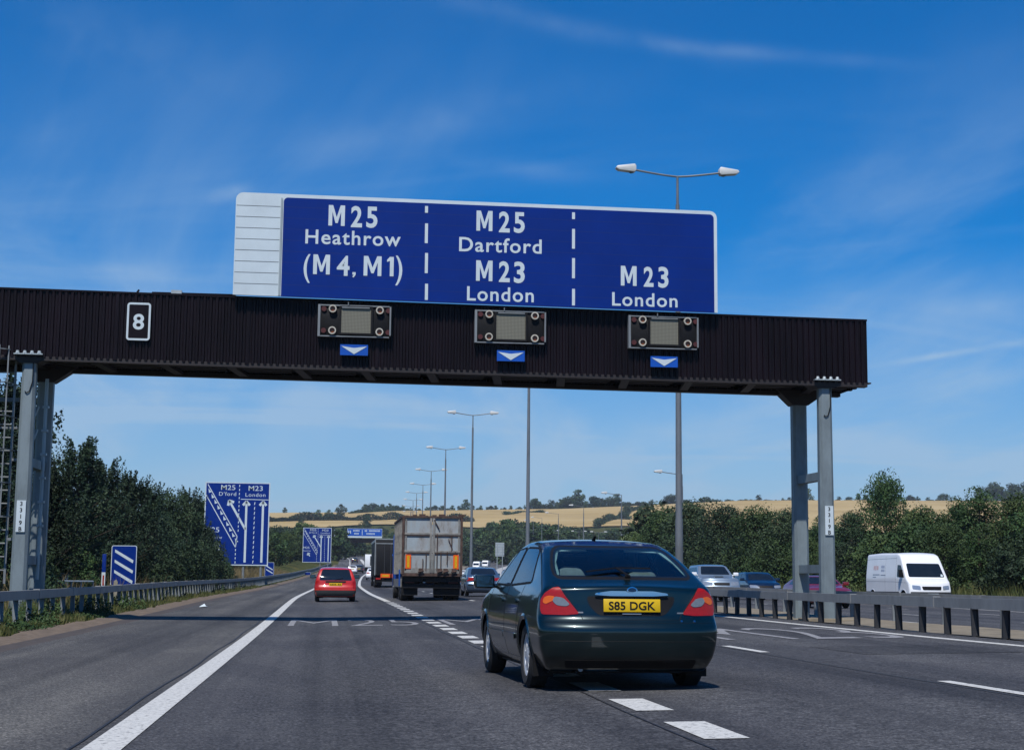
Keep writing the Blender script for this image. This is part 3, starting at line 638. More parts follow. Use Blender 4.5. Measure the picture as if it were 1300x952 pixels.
# ------------------------------------------------------------------ safety barriers
def barrier(name, xf, y0, y1, step, zoff, rail_h, faceside, label, pmat, seg=8, posts=True, rail='box'):
    root = empty(name, (float(xf(y0)), y0, float(roadz(y0))), 0, label, 'barrier')
    ox, oy, oz_ = root.location; r = MB(); ys = list(np.arange(y0, y1, seg))+[y1]; prev = None
    prof = [(-.06, -.09), (.06, -.09), (.06, .09), (-.06, .09)] if rail == 'box' else [(-.0, -.155), (.045, -.12), (.045, -.05), (.0, -.02), (.0, .02), (.045, .05), (.045, .12), (.0, .155), (-.02, .155), (-.02, -.155)]
    n = len(prof); vs = []
    for i, y in enumerate(ys):
        x = float(xf(y)); z = float(roadz(y))+zoff+rail_h + .012*math.sin(y*.8)
        for a, b in prof: vs.append((x+a*faceside-ox, y-oy, z+b-oz_))
    fs = [(i*n+j, i*n+(j+1) % n, (i+1)*n+(j+1) % n, (i+1)*n+j) for i in range(len(ys)-1) for j in range(n)]
    fs += [tuple(range(n)), tuple(range((len(ys)-1)*n, len(ys)*n))]
    r.add(vs, fs); jn = MB()
    for y in np.arange(y0+3, min(y1, y0+80), 4.8):
        x = float(xf(y)); z = float(roadz(y))+zoff+rail_h; jn.box(x-.068-ox, x+.068-ox, y-oy-.1, y-oy+.1, z-.098-oz_, z+.1-oz_)
    r.build('rail', M['rail'], root, smooth=False); jn.build('rail_joint', M['rail'], root)
    py = np.arange(y0+.3, y1, step); first = None
    if posts:
        for i, y in enumerate(py[:98]):
            x = float(xf(y)); z = float(roadz(y))+zoff
            if first is None:
                p = MB(); d = -.03*faceside
                # Z-section post that leans slightly under the rail
                p.box(-.055, .055, -.03, -.022, -.12, rail_h-.08); p.box(-.055, -.047, -.022, .03, -.12, rail_h-.08); p.box(.047, .055, -.03-.03, -.03, -.12, rail_h-.08)
                p.box(-.05, .05, -.05, .05, rail_h-.1, rail_h-.085)
                first = p.build('post', pmat, root); me0 = first.data; o = first
            else:
                o = bpy.data.objects.new('post', me0); COL.objects.link(o); o.parent = root
            o.location = (x-ox, y-oy, z-oz_); o.rotation_euler = (random.uniform(-.02, .02), random.uniform(-.03, .03), random.uniform(-.1, .1))
    rest = py[98:]
    if len(rest):
        p = MB()
        for y in rest:
            x = float(xf(y)); z = float(roadz(y))+zoff; p.box(x-ox-.05, x-ox+.05, y-oy-.03, y-oy+.03, z-oz_-.1, z-oz_+rail_h-.08)
        p.build('distant_posts', pmat, root)['kind'] = 'stuff'
    return root
barrier('crash_barrier', lambda y: -6.0+shS(y), 14, 420, 1.5, .06, .62, 1, 'grey steel crash barrier on close-set posts along the grass verge beside the hard shoulder', M['post'])
barrier('crash_barrier', lambda y: 11.05+shM(y), 12, 330, 1.27, .2, .56, -1, 'grey box-beam crash barrier beside the lane nearest the central reservation', M['postdark'])
barrier('crash_barrier', lambda y: 13.3+.25+shM(y), 16, 60, 3.2, .2, .56, 1, 'second grey crash barrier, behind the first, edging the opposite carriageway', M['galv'])

# ------------------------------------------------------------------ lamp columns
def lamphead(root, x, z, side):
    h = MB(); s = side
    # long tapered lantern: flat bottom, sloping top
    a, b = x, x+s*.78
    poly = [(a, z-.05), (a+s*.06, z-.12), (b-s*.12, z-.06), (b, z+.02), (b-s*.05, z+.10), (a+s*.05, z+.20), (a, z+.12)]
    h.prism(poly, -.16, .16); o = h.build('lamp_head', M['lamphead'], root, bevel=.03)
    g = MB(); g.prism([(a+s*.02, z-.09), (a+s*.18, z-.16), (a+s*.26, z-.12), (a+s*.05, z-.06)], -.05, .05); g.build('lantern_clip', M['lamppole'], o)
    return o
def lamp_column(name, x, y, H, arms, label, group, gz_, lean=0, arm=1.6):
    root = empty(name, (x, y, gz_), lean, label, 'lamp post', group)
    p = MB(); p.tube((0, 0, -.3), (0, 0, H*.19), .15, .14, 14); p.tube((0, 0, H*.19), (0, 0, H-1.1), .125, .075, 14); p.tube((0, 0, H-1.12), (0, 0, H), .055, .045, 10)
    p.build('pole', M['lamppole'], root, smooth=True)
    ar = MB()
    for s in arms:
        pts = [(s*arm*t, 0, H-.02+.22*t**1.3) for t in np.linspace(0, 1, 6)]
        for q, w in zip(pts[:-1], pts[1:]): ar.tube(q, w, .038, n=8)
    ar.build('arm', M['lamppole'], root, smooth=True)
    for s in arms: lamphead(root, s*(arm-.12), H+.2, s)
    return root
lab = ['nearest twin-arm lamp post, rising behind the right end of the sign board', 'twin-arm lamp post mostly hidden behind the gantry beam, second along the reservation', 'third twin-arm lamp post, standing clear between gantry and lorry', 'fourth twin-arm lamp post above the right side of the grey lorry', 'fifth twin-arm lamp post above the middle of the grey lorry', 'sixth twin-arm lamp post, above the left of the grey lorry']
for i, (px, pt, Y) in enumerate([(861, 224, 60), (672, 430, 103), (600.5, 527, 144), (566, 570.5, 188), (547.5, 598, 234), (537, 615.5, 281)]):
    p = at_y(px if i else 860, pt, Y); g = float(roadz(Y))+.2; x = p[0]
    lamp_column('street_lamp', x, Y, p[2]-g, (-1, 1), lab[i], 'twin-arm lamp posts down the central reservation', g, 0, 1.62 if i else 1.72)
for i, (px, pt, Y) in enumerate([(529, 626, 330), (524.5, 635, 380), (522, 643, 430), (521, 650, 480)]):
    p = at_y(px, pt, Y); g = float(roadz(Y))+.2
    lamp_column('street_lamp', p[0], Y, p[2]-g, (-1, 1), ['small distant twin-arm lamp post just left of the sixth', 'smaller distant twin-arm lamp post over the left edge of the grey lorry', 'tiny distant twin-arm lamp post against the wheat field above the lorry', 'tiniest twin-arm lamp post, lowest above the grey lorry'][i], 'twin-arm lamp posts down the central reservation', g)
for i, (px, pt, Y) in enumerate([(866, 602, 150), (789, 628, 210), (741, 643, 288), (709, 652, 368), (688, 657.5, 450), (677, 661, 520)]):
    p = at_y(px, pt, Y); g = float(ground_h(p[0], Y))
    lamp_column('street_lamp', p[0], Y, p[2]-g, (-1,), ['single-arm lamp whose head shows left of the thick lamp pole', 'single-arm lamp post against the wood above the car roof', 'single-arm lamp post second from the right above the green car', 'single-arm lamp post third from the right above the green car', 'small single-arm lamp post beside the tall pole behind the green car', 'smallest single-arm lamp post against the dark wood'][i], 'single-arm lamp posts along the far carriageway', g, 0, 2.0 if i < 3 else 2.4)
for i, (px, pt, Y) in enumerate([(760, 676, 420), (735, 675, 470), (701, 674, 520)]):
    p = at_y(px, pt, Y); g = float(roadz(Y))+1.0
    lamp_column('street_lamp', p[0], Y, max(5, p[2]-g), (-1, 1), ['low far-off twin-arm lamp right of centre in front of the wood', 'low far-off twin-arm lamp in the middle in front of the wood', 'low far-off twin-arm lamp leftmost in front of the wood'][i], 'low distant lamps in front of the wood', g)

# ------------------------------------------------------------------ blue direction signs
def chev_sign(name, px0, py0, px1, py1, Y, label, group, postz=None):
    a = at_y(px0, py0, Y); c = at_y(px1, py1, Y); w = c[0]-a[0]; h = a[2]-c[2]; cx = (a[0]+c[0])/2; g = float(ground_h(cx, Y))
    root = empty(name, (cx, Y, g), 0, label, 'road sign', group)
    z0 = c[2]-g; k = w/78.0      # 78 x 106 units as drawn
    kz = h/106.0
    def P(u, v): return (u-39)*k, z0+(106-v)*kz      # u right, v down, in photo pixels of the large sign
    b = MB(); b.box(-w/2, w/2, -.03, .03, z0, z0+h); pan = b.build('panel', M['white'], root)
    f = MB(); f.box(-w/2+.09, w/2-.09, -.036, -.032, z0+.09, z0+h-.09); f.build('blue_face', M['signblue2'] if False else M['signblue'], pan)
    y = -.042
    def stroke(pts, wd):
        mb = MB()
        for q, r in zip(pts[:-1], pts[1:]):
            q = P(*q); r = P(*r); mb.bar((q[0], y, q[1]), (r[0], y, r[1]), .006, wd, up=(0, 1, 0)) if False else strokebar(mb, q, r, wd)
        return mb
    def strokebar(mb, q, r, wd, ext=0):
        d = Vector((r[0]-q[0], r[1]-q[1])); d.normalize(); n = Vector((-d.y, d.x))*wd/2; q = Vector(q)-d*ext; r = Vector(r)+d*ext
        mb.add([(q.x+n.x, y, q.y+n.y), (r.x+n.x, y, r.y+n.y), (r.x-n.x, y, r.y-n.y), (q.x-n.x, y, q.y-n.y)], [(0, 1, 2, 3)])
    mb = MB(); wd = 2.6*k
    def arrow(u, v0, v1, u0=None, hd=5.2):
        u0 = u if u0 is None else u0
        q, r = P(u0, v0), P(u, v1); d = Vector((r[0]-q[0], r[1]-q[1])).normalized(); n = Vector((-d.y, d.x)); s = hd*k
        strokebar(mb, q, r, wd)
        for sg in (-1, 1):
            tip = Vector(r)+d*.3*s; e = Vector(r)-d*s*.55+n*sg*s*.75; strokebar(mb, tuple(tip), tuple(e), wd*1.15, .02)
    arrow(50, 102, 26); arrow(70, 102, 26); arrow(30, 60, 25, u0=49.5)
    arrow(15, 87, 79, u0=20)
    mb.build('lane_arrow', M['white'], pan)
    mb = MB(); t = .9*k
    for q, r in (((3, 3), (40, 69)), ((1.5, 17), (38.5, 83)), ((40, 69), (38.5, 83))): strokebar(mb, P(*q), P(*r), t*1.1)
    for i in range(10):
        u = 3+i*3.75; v = 11+i*7.0
        q = P(u-.4+1.2, v-3.4+.5); m_ = P(u+1.6, v+3.0); r = P(u+3.9, v-1.6)
        mb.add([(q[0], y, q[1]), (m_[0], y, m_[1]), (P(u+5.2, v+1.6)[0], y, P(u+5.2, v+1.6)[1]), (P(u+3.4, v+.4)[0], y, P(u+3.4, v+.4)[1])], [(0, 1, 2, 3)])
    mb.build('hatched_chevrons', M['white'], pan)
    mb = MB()
    for v in np.arange(3, 62, 5.2): strokebar(mb, P(41.2, v), P(41, v+2.8), t)
    for v in np.arange(85, 102, 5.2): strokebar(mb, P(38.7, v), P(38.6, v+2.8), t)
    for v in np.arange(25, 102, 6.2): strokebar(mb, P(60.2, v), P(59.6, v+3.6), t)
    strokebar(mb, P(43, 21.5), P(76.5, 22), t*.9)
    mb.build('divider_lines', M['white'], pan)
    for s, u, v, hh, ww in (('M25', 27.5, 9.8, 6.6, 17), ("D'ford", 27, 17.3, 5.0, 20.5), ('M23', 60.5, 10.4, 6.6, 17), ('London', 60.5, 18, 5.0, 24), ('M25', 10, 64, 6.6, 17), ('Heathrow', 12, 72.5, 4.6, 20)):
        x, z = P(u, v); lettering(pan, s, x, z, hh*kz, -.038, M['white'], width=ww*k, bold=.002 if s[0] == 'M' else .0)
    pp = MB(); pb = MB()
    for u in (48.5, 69.5): 
        x, _ = P(u, 0); o = MB(); o.tube((x, .14, -.6), (x, .14, z0+h*.9), .11, n=12); o.build('post', M['galv'], root, smooth=True)
    for zz in (z0+.5, z0+h*.5, z0+h-.6): pb.box(-w/2+.2, w/2-.2, .032, .08, zz, zz+.08)
    pb.build('sign_rail', M['galv'], root); return root
chev_sign('direction_sign', 261, 611.5, 340, 718, 145, 'large blue lane-direction sign reading M25 and M23 London above the bushes', 'blue lane-direction signs on the left verge')
chev_sign('direction_sign', 385, 669.5, 420, 714, 323, 'smaller distant blue lane-direction sign beyond the red car', 'blue lane-direction signs on the left verge')
def countdown(px0, py0, px1, py1, Y, bars, label):
    a = at_y(px0, py0, Y); c = at_y(px1, py1, Y); w = c[0]-a[0]; h = a[2]-c[2]; cx = (a[0]+c[0])/2; g = float(ground_h(cx, Y)); z0 = c[2]-g
    root = empty('countdown_marker', (cx, Y, g), 0, label, 'road sign', 'blue countdown markers along the verge')
    def rr(w, h, r, cz):
        p = []
        for qx, qz, a0 in ((1, 1, 0), (-1, 1, 90), (-1, -1, 180), (1, -1, 270)):
            for i in range(5): t = R(a0+90*i/4); p.append((qx*(w/2-r)+math.cos(t)*r, cz+qz*(h/2-r)+math.sin(t)*r))
        return p
    cz = z0+h/2
    b = MB(); b.prism(rr(w, h, .07, cz), -.012, .012); pan = b.build('panel', M['white'], root)
    b = MB(); b.prism(rr(w-.05, h-.05, .055, cz), -.018, -.014); b.build('blue_face', M['signblue'], pan)
    b = MB(); n = bars
    for i in range(n):
        zc = cz+h*.0+(i-(n-1)/2)*h*.255 + h*.03; x0, x1 = -w*.36, w*.38; dz = -.17*w*.9*1.0; t = .10*h*.5+.035
        b.add([(x0, -.022, zc+.13*w+t/2), (x1, -.022, zc-.30*w+t/2), (x1-.02, -.022, zc-.30*w-t/2), (x0-.0, -.022, zc+.13*w-t/2)], [(0, 1, 2, 3)])
    b.build('diagonal_bars', M['white'], pan)
    b = MB(); b.tube((w*.12, .05, -.5), (w*.12, .05, z0+h*.8), .04, n=10); b.build('post', M['post'], root)
countdown(142, 692, 172, 743.5, 61.8, 3, 'blue countdown marker with three white diagonal bars behind the barrier')
countdown(336.5, 713.5, 347.5, 731, 163, 2, 'blue countdown marker with two bars beside the large sign')
countdown(386.5, 726, 394, 736.5, 255, 1, 'tiny blue countdown marker below the smaller lane sign')
# marker post with red reflector
p = at_y(131, 742, 58); g = float(ground_h(p[0], 58))
rt = empty('marker_post', (p[0], 58, g), 0, 'short blue and white marker post with a red reflector on the verge', 'marker post')
b = MB(); b.box(-.065, .065, -.04, .04, -.2, 1.62); b.build('body', M['signblue'], rt, bevel=.02)
zc = p[2]-g; b = MB(); b.box(-.062, .062, -.048, -.043, zc-.12, zc+.42); o = b.build('reflector_plate', M['white'], rt); b = MB(); b.box(-.025, .025, -.056, -.05, zc-.02, zc+.32); b.build('reflector', M['lens'], o)
# old wooden stake
p = at_y(147, 738, 55); g = float(ground_h(p[0], 55)); b = MB(); b.prism([(-.07, -.3), (.07, -.3), (.065, p[2]-g-.02), (.02, p[2]-g+.07), (-.055, p[2]-g+.02)], -.04, .04); o = b.build('wooden_stake', M['wood'], None); o.location = (p[0], 55, g)
tag(o, 'weathered wooden stake in front of the three-bar marker', 'stake')
# tubular handrail
a = at_y(62, 737.5, 50); c = at_y(118, 737.5, 52.5); g = float(ground_h(a[0], 50))
rt = empty('hand_rail', (a[0], 50, g), 0, 'grey tubular handrail standing in the rough grass behind the barrier', 'handrail')
b = MB(); hh = a[2]-g; dx, dy = c[0]-a[0], 2.5; b.tube((0, 0, hh), (dx, dy, hh), .03); b.tube((0, 0, hh*.45), (dx, dy, hh*.45), .02); b.build('rail', M['galvlight'], rt)
for t in (0, .5, .72, 1): b = MB(); b.tube((dx*t, dy*t, -.3), (dx*t, dy*t, hh), .03); b.build('post', M['galv'], rt)
# pale roadside cabinet half hidden behind the handrail
p = at_y(68, 735, 53); g = float(ground_h(p[0], 53)); rt = empty('roadside_cabinet', (p[0], 53.5, g), .1, 'pale weathered roadside cabinet half hidden in grass behind the gantry leg', 'cabinet')
b = MB(); b.box(-.4, .35, -.25, .25, -.1, p[2]-g+.15); b.build('body', M['signback'], rt, bevel=.02); b = MB(); b.box(-.44, .39, -.29, .29, p[2]-g+.152, p[2]-g+.2); b.build('lid', M['galvlight'], rt)
# litter on the shoulder
x, y = -4.0, 57; b = MB(); bmv = [(-.13, -.1, 0), (.11, -.12, .02), (.16, .08, 0), (-.05, .14, .03), (.04, 0, .11), (-.09, .04, .03), (.08, .02, .04)]
b.add(bmv, [(0, 1, 4), (1, 6, 4), (1, 2, 6), (2, 3, 6), (3, 4, 6), (3, 5, 4), (3, 0, 5), (0, 4, 5), (0, 3, 2), (0, 2, 1)]); o = b.build('litter', M['white']); o.location = (x, y, float(rz(x, y))+.01); tag(o, 'crumpled white scrap lying at the edge of the hard shoulder', 'litter')
# grey sign seen from behind beside the opposite carriageway
a = at_y(629, 688.5, 400); c = at_y(640, 706, 400); cx = (a[0]+c[0])/2; g = float(ground_h(cx, 400))
rt = empty('sign_back', (cx, 400, g), 0, 'grey back of a large road sign beside the far carriageway', 'road sign')
w, h = c[0]-a[0], a[2]-c[2]; z0 = c[2]-g; b = MB(); b.box(-w/2, w/2, -.03, .03, z0, z0+h); pn = b.build('panel', M['signback'], rt)
b = MB()
for k in range(5): b.box(-w/2+.05, w/2-.05, -.08, -.032, z0+h*(k+.5)/5, z0+h*(k+.5)/5+.07)
b.build('stiffener', M['galvlight'], pn)
for s in (-1, 1): b = MB(); b.tube((s*w*.3, -.16, -.3), (s*w*.3, -.16, z0+h*.95), .08); b.build('post', M['galvlight'], rt)
# distant second gantry
YG = 550; a = at_y(441, 670.5, YG); c = at_y(485, 681.5, YG); g = float(roadz(YG)); xl = at_y(426, 690, YG)[0]; xr = 27.
rt = empty('distant_gantry', ((xl+xr)/2, YG, g), 0, 'small distant dark gantry with a wide blue sign across the slip road', 'gantry'); ox = (xl+xr)/2
zb = at_y(450, 688.5, YG)[2]-g; zt = at_y(450, 683.5, YG)[2]-g
b = MB(); b.box(xl-ox-1, xr-ox, 0, 2, zb, zt); b.build('beam', M['clad'], rt)
for x in (xl, xr-.6):
    b = MB()
    for dx in (-.35, .35):
        for dy in (.2, 1.8): b.tube((x-ox+dx, dy, -1), (x-ox+dx, dy, zb if x != xl else at_y(426, 672, YG)[2]-g), .13, n=8)
    for z in np.arange(.5, zb, 1.2): b.bar((x-ox-.35, .2, z), (x-ox+.35, .2, z+1.0), .08, .08)
    b.build('lattice_leg', M['galvlight'], rt)
z0, z1 = c[2]-g, a[2]-g; b = MB(); b.box(a[0]-ox, c[0]-ox, -.3, -.1, z0-.35, z1); bd = b.build('sign_board', M['white'], rt)
b = MB(); b.box(a[0]-ox+.1, c[0]-ox-.1, -.34, -.31, z0+.25, z1-.1); b.build('blue_face', M['signblue2'], bd)
w = c[0]-a[0]; b = MB(); zc = z0+.3; hgt = z1-z0-.4
for u0, u1, v0, v1 in ((.03, .07, .3, .75), (.08, .12, .3, .75), (.17, .36, .62, .85), (.2, .34, .2, .42), (.42, .445, .1, .85), (.50, .58, .6, .85), (.62, .95, .62, .85), (.55, .80, .2, .42)):
    n = max(1, int((u1-u0)/.035))
    for i in range(n): b.box(a[0]-ox+w*(u0+(u1-u0)*i/n), a[0]-ox+w*(u0+(u1-u0)*(i+.62)/n), -.35, -.342, zc+hgt*v0, zc+hgt*v1)
b.build('sign_legend', M['white'], bd)

# ------------------------------------------------------------------ vegetation
def leafmesh(name, centers, size, mat, normals=None, jitter=.6):
    n = len(centers); d = rng.normal(size=(n, 3)); d /= np.linalg.norm(d, axis=1)[:, None]
    if normals is not None: d = d*jitter+normals; d /= np.linalg.norm(d, axis=1)[:, None]+1e-9
    a = np.cross(d, rng.normal(size=(n, 3))); a /= np.linalg.norm(a, axis=1)[:, None]+1e-9; b = np.cross(d, a)
    s = (size*(.6+.8*rng.random(n)))[:, None]
    V = np.empty((n, 4, 3)); V[:, 0] = centers-a*s; V[:, 1] = centers+b*s*.55+d*s*.12; V[:, 2] = centers+a*s; V[:, 3] = centers-b*s*.55+d*s*.12
    me = bpy.data.meshes.new(name); me.vertices.add(n*4); me.vertices.foreach_set('co', V.reshape(-1))
    me.loops.add(n*4); me.loops.foreach_set('vertex_index', np.arange(n*4)); me.polygons.add(n)
    me.polygons.foreach_set('loop_start', np.arange(0, n*4, 4)); me.polygons.foreach_set('loop_total', np.full(n, 4)); me.materials.append(mat); me.update(calc_edges=True); return me
def crown_points(n, h, w, base, nb, shape='round', fill=.25):
    # clumps inside an uneven envelope; points near each clump's shell
    C = []; 
    while len(C) < nb:
        t = rng.random(); ang = rng.random()*2*math.pi; q = math.sqrt(rng.random())
        if shape == 'round': rad = w/2*math.sin(math.pi*min(1, .12+t*.86))**.6
        elif shape == 'cone': rad = w/2*(1-t)**.8+.12
        else: rad = w/2*(1-t**2.5)**.5
        C.append((math.cos(ang)*rad*q*.9, math.sin(ang)*rad*q*.9, base+t*(h-base)*.95, w*(.10+.11*rng.random())*(1 if shape != 'cone' else .55+.5*(1-t))))
    C = np.array(C); k = rng.integers(0, nb, n); d = rng.normal(size=(n, 3)); d /= np.linalg.norm(d, axis=1)[:, None]
    r = C[k, 3]*(1-fill*rng.random(n)**2)*(1+.25*rng.random(n)**3)
    P = C[k, :3]+d*r[:, None]*np.array([1, 1, .8]); return P, d, C
def trunkmesh(h, r, C, nb=7):
    b = MB(); pts = [(0, 0, -.4)]; x = y = 0
    for i in range(1, 6): x += random.uniform(-.04, .04)*h*.4; y += random.uniform(-.04, .04)*h*.4; pts.append((x, y, h*.8*i/5))
    for i in range(5): b.tube(pts[i], pts[i+1], r*(1-i*.17), r*(1-(i+1)*.17), 7, cap=False)
    for c in C[:nb]:
        z0 = max(.15*h, c[2]*.6); i = min(4, int(z0/(h*.8)*5)); q = pts[i+1]; mid = ((q[0]+c[0])/2, (q[1]+c[1])/2, (z0+c[2])/2+.1)
        b.tube((q[0], q[1], z0), mid, r*.4, r*.25, 5, cap=False); b.tube(mid, tuple(c[:3]), r*.25, r*.08, 5, cap=False)
    me = bpy.data.meshes.new('trunk'); me.from_pydata(b.v, [], b.f); me.materials.append(M['bark']); return me
PROT = {}
def proto(key, h, w, base, nb, n, size, mat, shape, r=.12):
    P, d, C = crown_points(n, h, w, base, nb, shape)
    PROT[key] = (leafmesh('crown', P, np.full(n, size), M[mat], d, .9), trunkmesh(h, r, C), h)
proto('broad', 7, 5.0, .9, 60, 15000, .085, 'leaf', 'round', .16)
proto('broad2', 7, 6.0, .3, 75, 16000, .085, 'leaf_dark', 'round', .15)
proto('broad3', 7, 4.4, .8, 48, 13000, .085, 'leaf', 'dome', .14)
proto('pale', 5, 4.5, .1, 45, 11000, .08, 'leaf_pale', 'dome', .1)
proto('bush', 3, 4.0, -.1, 45, 11000, .075, 'leaf_dark', 'dome', .06)
proto('bush2', 3, 4.4, -.1, 45, 11000, .075, 'leaf', 'dome', .06)
# coarse far versions
proto('far', 9, 8.5, .4, 34, 2600, .32, 'leaf_dark', 'round', .25)
proto('far2', 9, 7.0, .8, 26, 2200, .32, 'leaf', 'round', .25)
proto('far3', 6, 8.0, -.2, 30, 2200, .3, 'leaf_dark', 'dome', .2)
# pine: whorls of upswept twigs with needle tufts and a spiky outline
def pine(key, h, w, n=24000):
    tips = []; b = MB(); b.tube((0, 0, -.4), (0, 0, h*.97), .15, .02, 8, cap=False); P = []; D = []
    for lv in range(15):
        z = .5+lv*(h-.6)/15; rr = w/2*(1-lv/15)**.8+.22
        for k in range(8):
            a = rng.random()*6.28; L = rr*(.7+.5*rng.random()); rise = L*(.35+.3*rng.random())
            p0 = np.array([0, 0, z]); p1 = np.array([math.cos(a)*L, math.sin(a)*L, z+rise]); b.tube(tuple(p0), tuple(p1), .03, .01, 4, cap=False)
            for t in np.linspace(.25, 1, 5): 
                q = p0+(p1-p0)*t; q[2] += .12*rng.random(); up = np.array([math.cos(a)*.3, math.sin(a)*.3, 1.0])*(.35+.45*rng.random()*(1+t))
                tips.append((q, up))
    tips.append((np.array([0, 0, h*.93]), np.array([0, 0, .75])))
    m = max(3, n//len(tips)); 
    for q, up in tips:
        t = rng.random(m); s = (.10*(1-t)+.02)
        P.append(q+up*t[:, None]+rng.normal(size=(m, 3))*s[:, None]); D.append(rng.normal(size=(m, 3)))
    P = np.concatenate(P); D = np.concatenate(D); cm = leafmesh('crown', P, np.full(len(P), .06), M['needle'], D, .5)
    tm = bpy.data.meshes.new('trunk'); tm.from_pydata(b.v, [], b.f); tm.materials.append(M['bark']); PROT[key] = (cm, tm, h)
pine('pine', 6.5, 4.0); pine('pine2', 6.0, 3.4)
def plant(kind, x, y, h, label, cat, group, name, wide=1.0, z=None):
    cm, tm, h0 = PROT[kind]; g = float(ground_h(x, y)) if z is None else z
    root = empty(name, (x, y, g-.05), random.uniform(0, 6.28), label, cat, group); s = h/h0; root.scale = (s*wide, s*wide, s)
    c = link('crown', cm, root); t = link('trunk', tm, root) if tm else None; return root
def tree_px(kind, px, pytop, Y, *a, **k):
    p = at_y(px, pytop, Y); g = float(ground_h(p[0], Y)); return plant(kind, p[0], Y, max(1.2, p[2]-g), *a, **k)
# left verge trees, near to far
LT = [('pine', 101, 572, 63, 'tall spiky pine just right of the left gantry leg', 1.0), ('pine2', 68, 604, 53, 'dark pine close behind the left gantry leg', 1.0),
      ('pine', 135, 596, 70, 'pine with pointed tips right of the tallest pine', 1.0), ('pine2', 20, 500, 54, 'tall pine rising behind the ladder of the gantry', 1.1), ('pine', -8, 560, 47, 'pine cut by the left edge of the picture', 1.0),
      ('pine2', 168, 614, 76, 'pine behind the three-bar marker', 1.1), ('pine2', 190, 626, 84, 'slender pine at the dip in the left treeline', 1.0), ('broad2', 218, 628, 92, 'bushy dark tree with a rounded top left of the large sign', 1.0),
      ('pine2', 240, 632, 104, 'pointed evergreen just left of the large blue sign', 1.0), ('broad2', 262, 672, 122, 'broad bush reaching in front of the lower left corner of the large sign', .9),
      ('broad2', 150, 640, 72, 'dark leafy tree in the lower thicket behind the three-bar marker', 1.0), ('broad2', 105, 640, 66, 'leafy tree filling the thicket below the tallest pine', 1.0),
      ('broad', 60, 650, 60, 'leafy tree in the thicket behind the left gantry leg', 1.1), ('broad2', 200, 655, 88, 'leafy tree in the thicket left of the large sign', 1.1), ('broad2', 10, 600, 64, 'broad tree filling the far left edge behind the ladder', 1.2)]
for k, px, pt, Y, lb, wd in LT: tree_px(k, px, pt, Y, lb, 'tree', 'trees on the left verge', 'pine_tree' if 'pine' in k else 'leafy_tree', wide=wd)
LB = [('bush', 40, 690, 50), ('bush2', 88, 690, 60), ('bush', 112, 700, 69), ('bush2', 165, 700, 76), ('bush', 190, 692, 82), ('bush', 215, 695, 84), ('bush', 240, 690, 94), ('bush', 262, 688, 108), ('bush2', 270, 700, 126), ('bush', 285, 714, 136), ('bush', 250, 700, 98), ('bush', 5, 670, 47)]
for k, px, pt, Y in LB: tree_px(k, px, pt, Y, 'low dark bush at the foot of the trees along the left verge', 'bush', 'bushes at the foot of the left treeline', 'bush')
for i in range(26):      # treeline beyond the large sign, along the outside of the slip road
    Y = 150+i*17+random.uniform(-4, 4); x = -11.0+shS(Y)-random.uniform(0, 4); k = ('broad2', 'broad', 'far2', 'broad3')[i % 3 if i < 12 else 2]
    plant(k, x, Y, random.uniform(5.0, 7.2)*(1.0 if i < 14 else 1.3), 'dark green tree in the belt beside the slip road beyond the large sign', 'tree', 'trees beside the slip road', 'leafy_tree', wide=1.0)
for i in range(22):      # second row, fills the gaps
    Y = 70+i*24+random.uniform(-6, 6); x = -17+shS(Y)-random.uniform(0, 6)
    plant(('far', 'far2', 'broad2')[i % 3 if i > 8 else 2], x, Y, random.uniform(4.2, 5.6), 'background tree of the left belt, half hidden behind the front row', 'tree', 'back row of the left tree belt', 'leafy_tree', wide=1.3)
# right-hand belt behind the opposite carriageway
RT = [('broad', 1122, 605, 100, 'tall pointed leafy tree above the right-hand belt, right of the gantry leg', .72), ('broad3', 1240, 622, 86, 'tall leafy tree near the right edge', 1.0), ('broad', 1290, 630, 82, 'leafy tree at the right edge of the picture', 1.0), ('broad3', 1215, 634, 92, 'leafy tree behind the white van roof', 1.0),
      ('broad', 1170, 645, 97, 'leafy tree between the pointed tree and the right edge', 1.0), ('broad2', 1085, 652, 102, 'round leafy tree just right of the gantry leg', 1.0), ('broad', 960, 646, 120, 'leafy tree left of the gantry leg', 1.2), ('broad2', 1000, 650, 112, 'dark leafy tree behind the gantry legs', 1.1), ('broad3', 1045, 655, 108, 'leafy tree hidden by the right gantry leg', 1.1),
      ('broad2', 915, 645, 130, 'dark leafy tree right of the thick lamp pole', 1.2), ('broad2', 880, 640, 142, 'dark leafy tree beside the thick lamp pole', 1.2), ('broad', 845, 650, 155, 'leafy tree left of the thick lamp pole', 1.2), ('pale', 808, 678, 165, 'pale green shrub above the roof of the green car', 1.0), ('far', 830, 640, 180, 'dark tree behind the pale shrub', 1.0), ('broad', 1330, 610, 78, 'leafy tree just beyond the right edge', 1.0)]
for k, px, pt, Y, lb, wd in RT: tree_px(k, px, pt, Y, lb, 'tree' if k != 'pale' else 'shrub', 'trees of the right-hand belt', 'leafy_tree' if k != 'pale' else 'pale_shrub', wide=wd)
for i in range(34):
    Y = 66+i*6.5+random.uniform(-2, 2); x = 30.5+shB(Y)+random.uniform(0, 1.5)
    plant(('bush2', 'bush', 'broad', 'bush2')[i % 4], x, Y, random.uniform(2.6, 3.8), 'bush in the dense front edge of the right-hand belt', 'bush', 'bushes edging the right-hand belt', 'bush', wide=1.1)
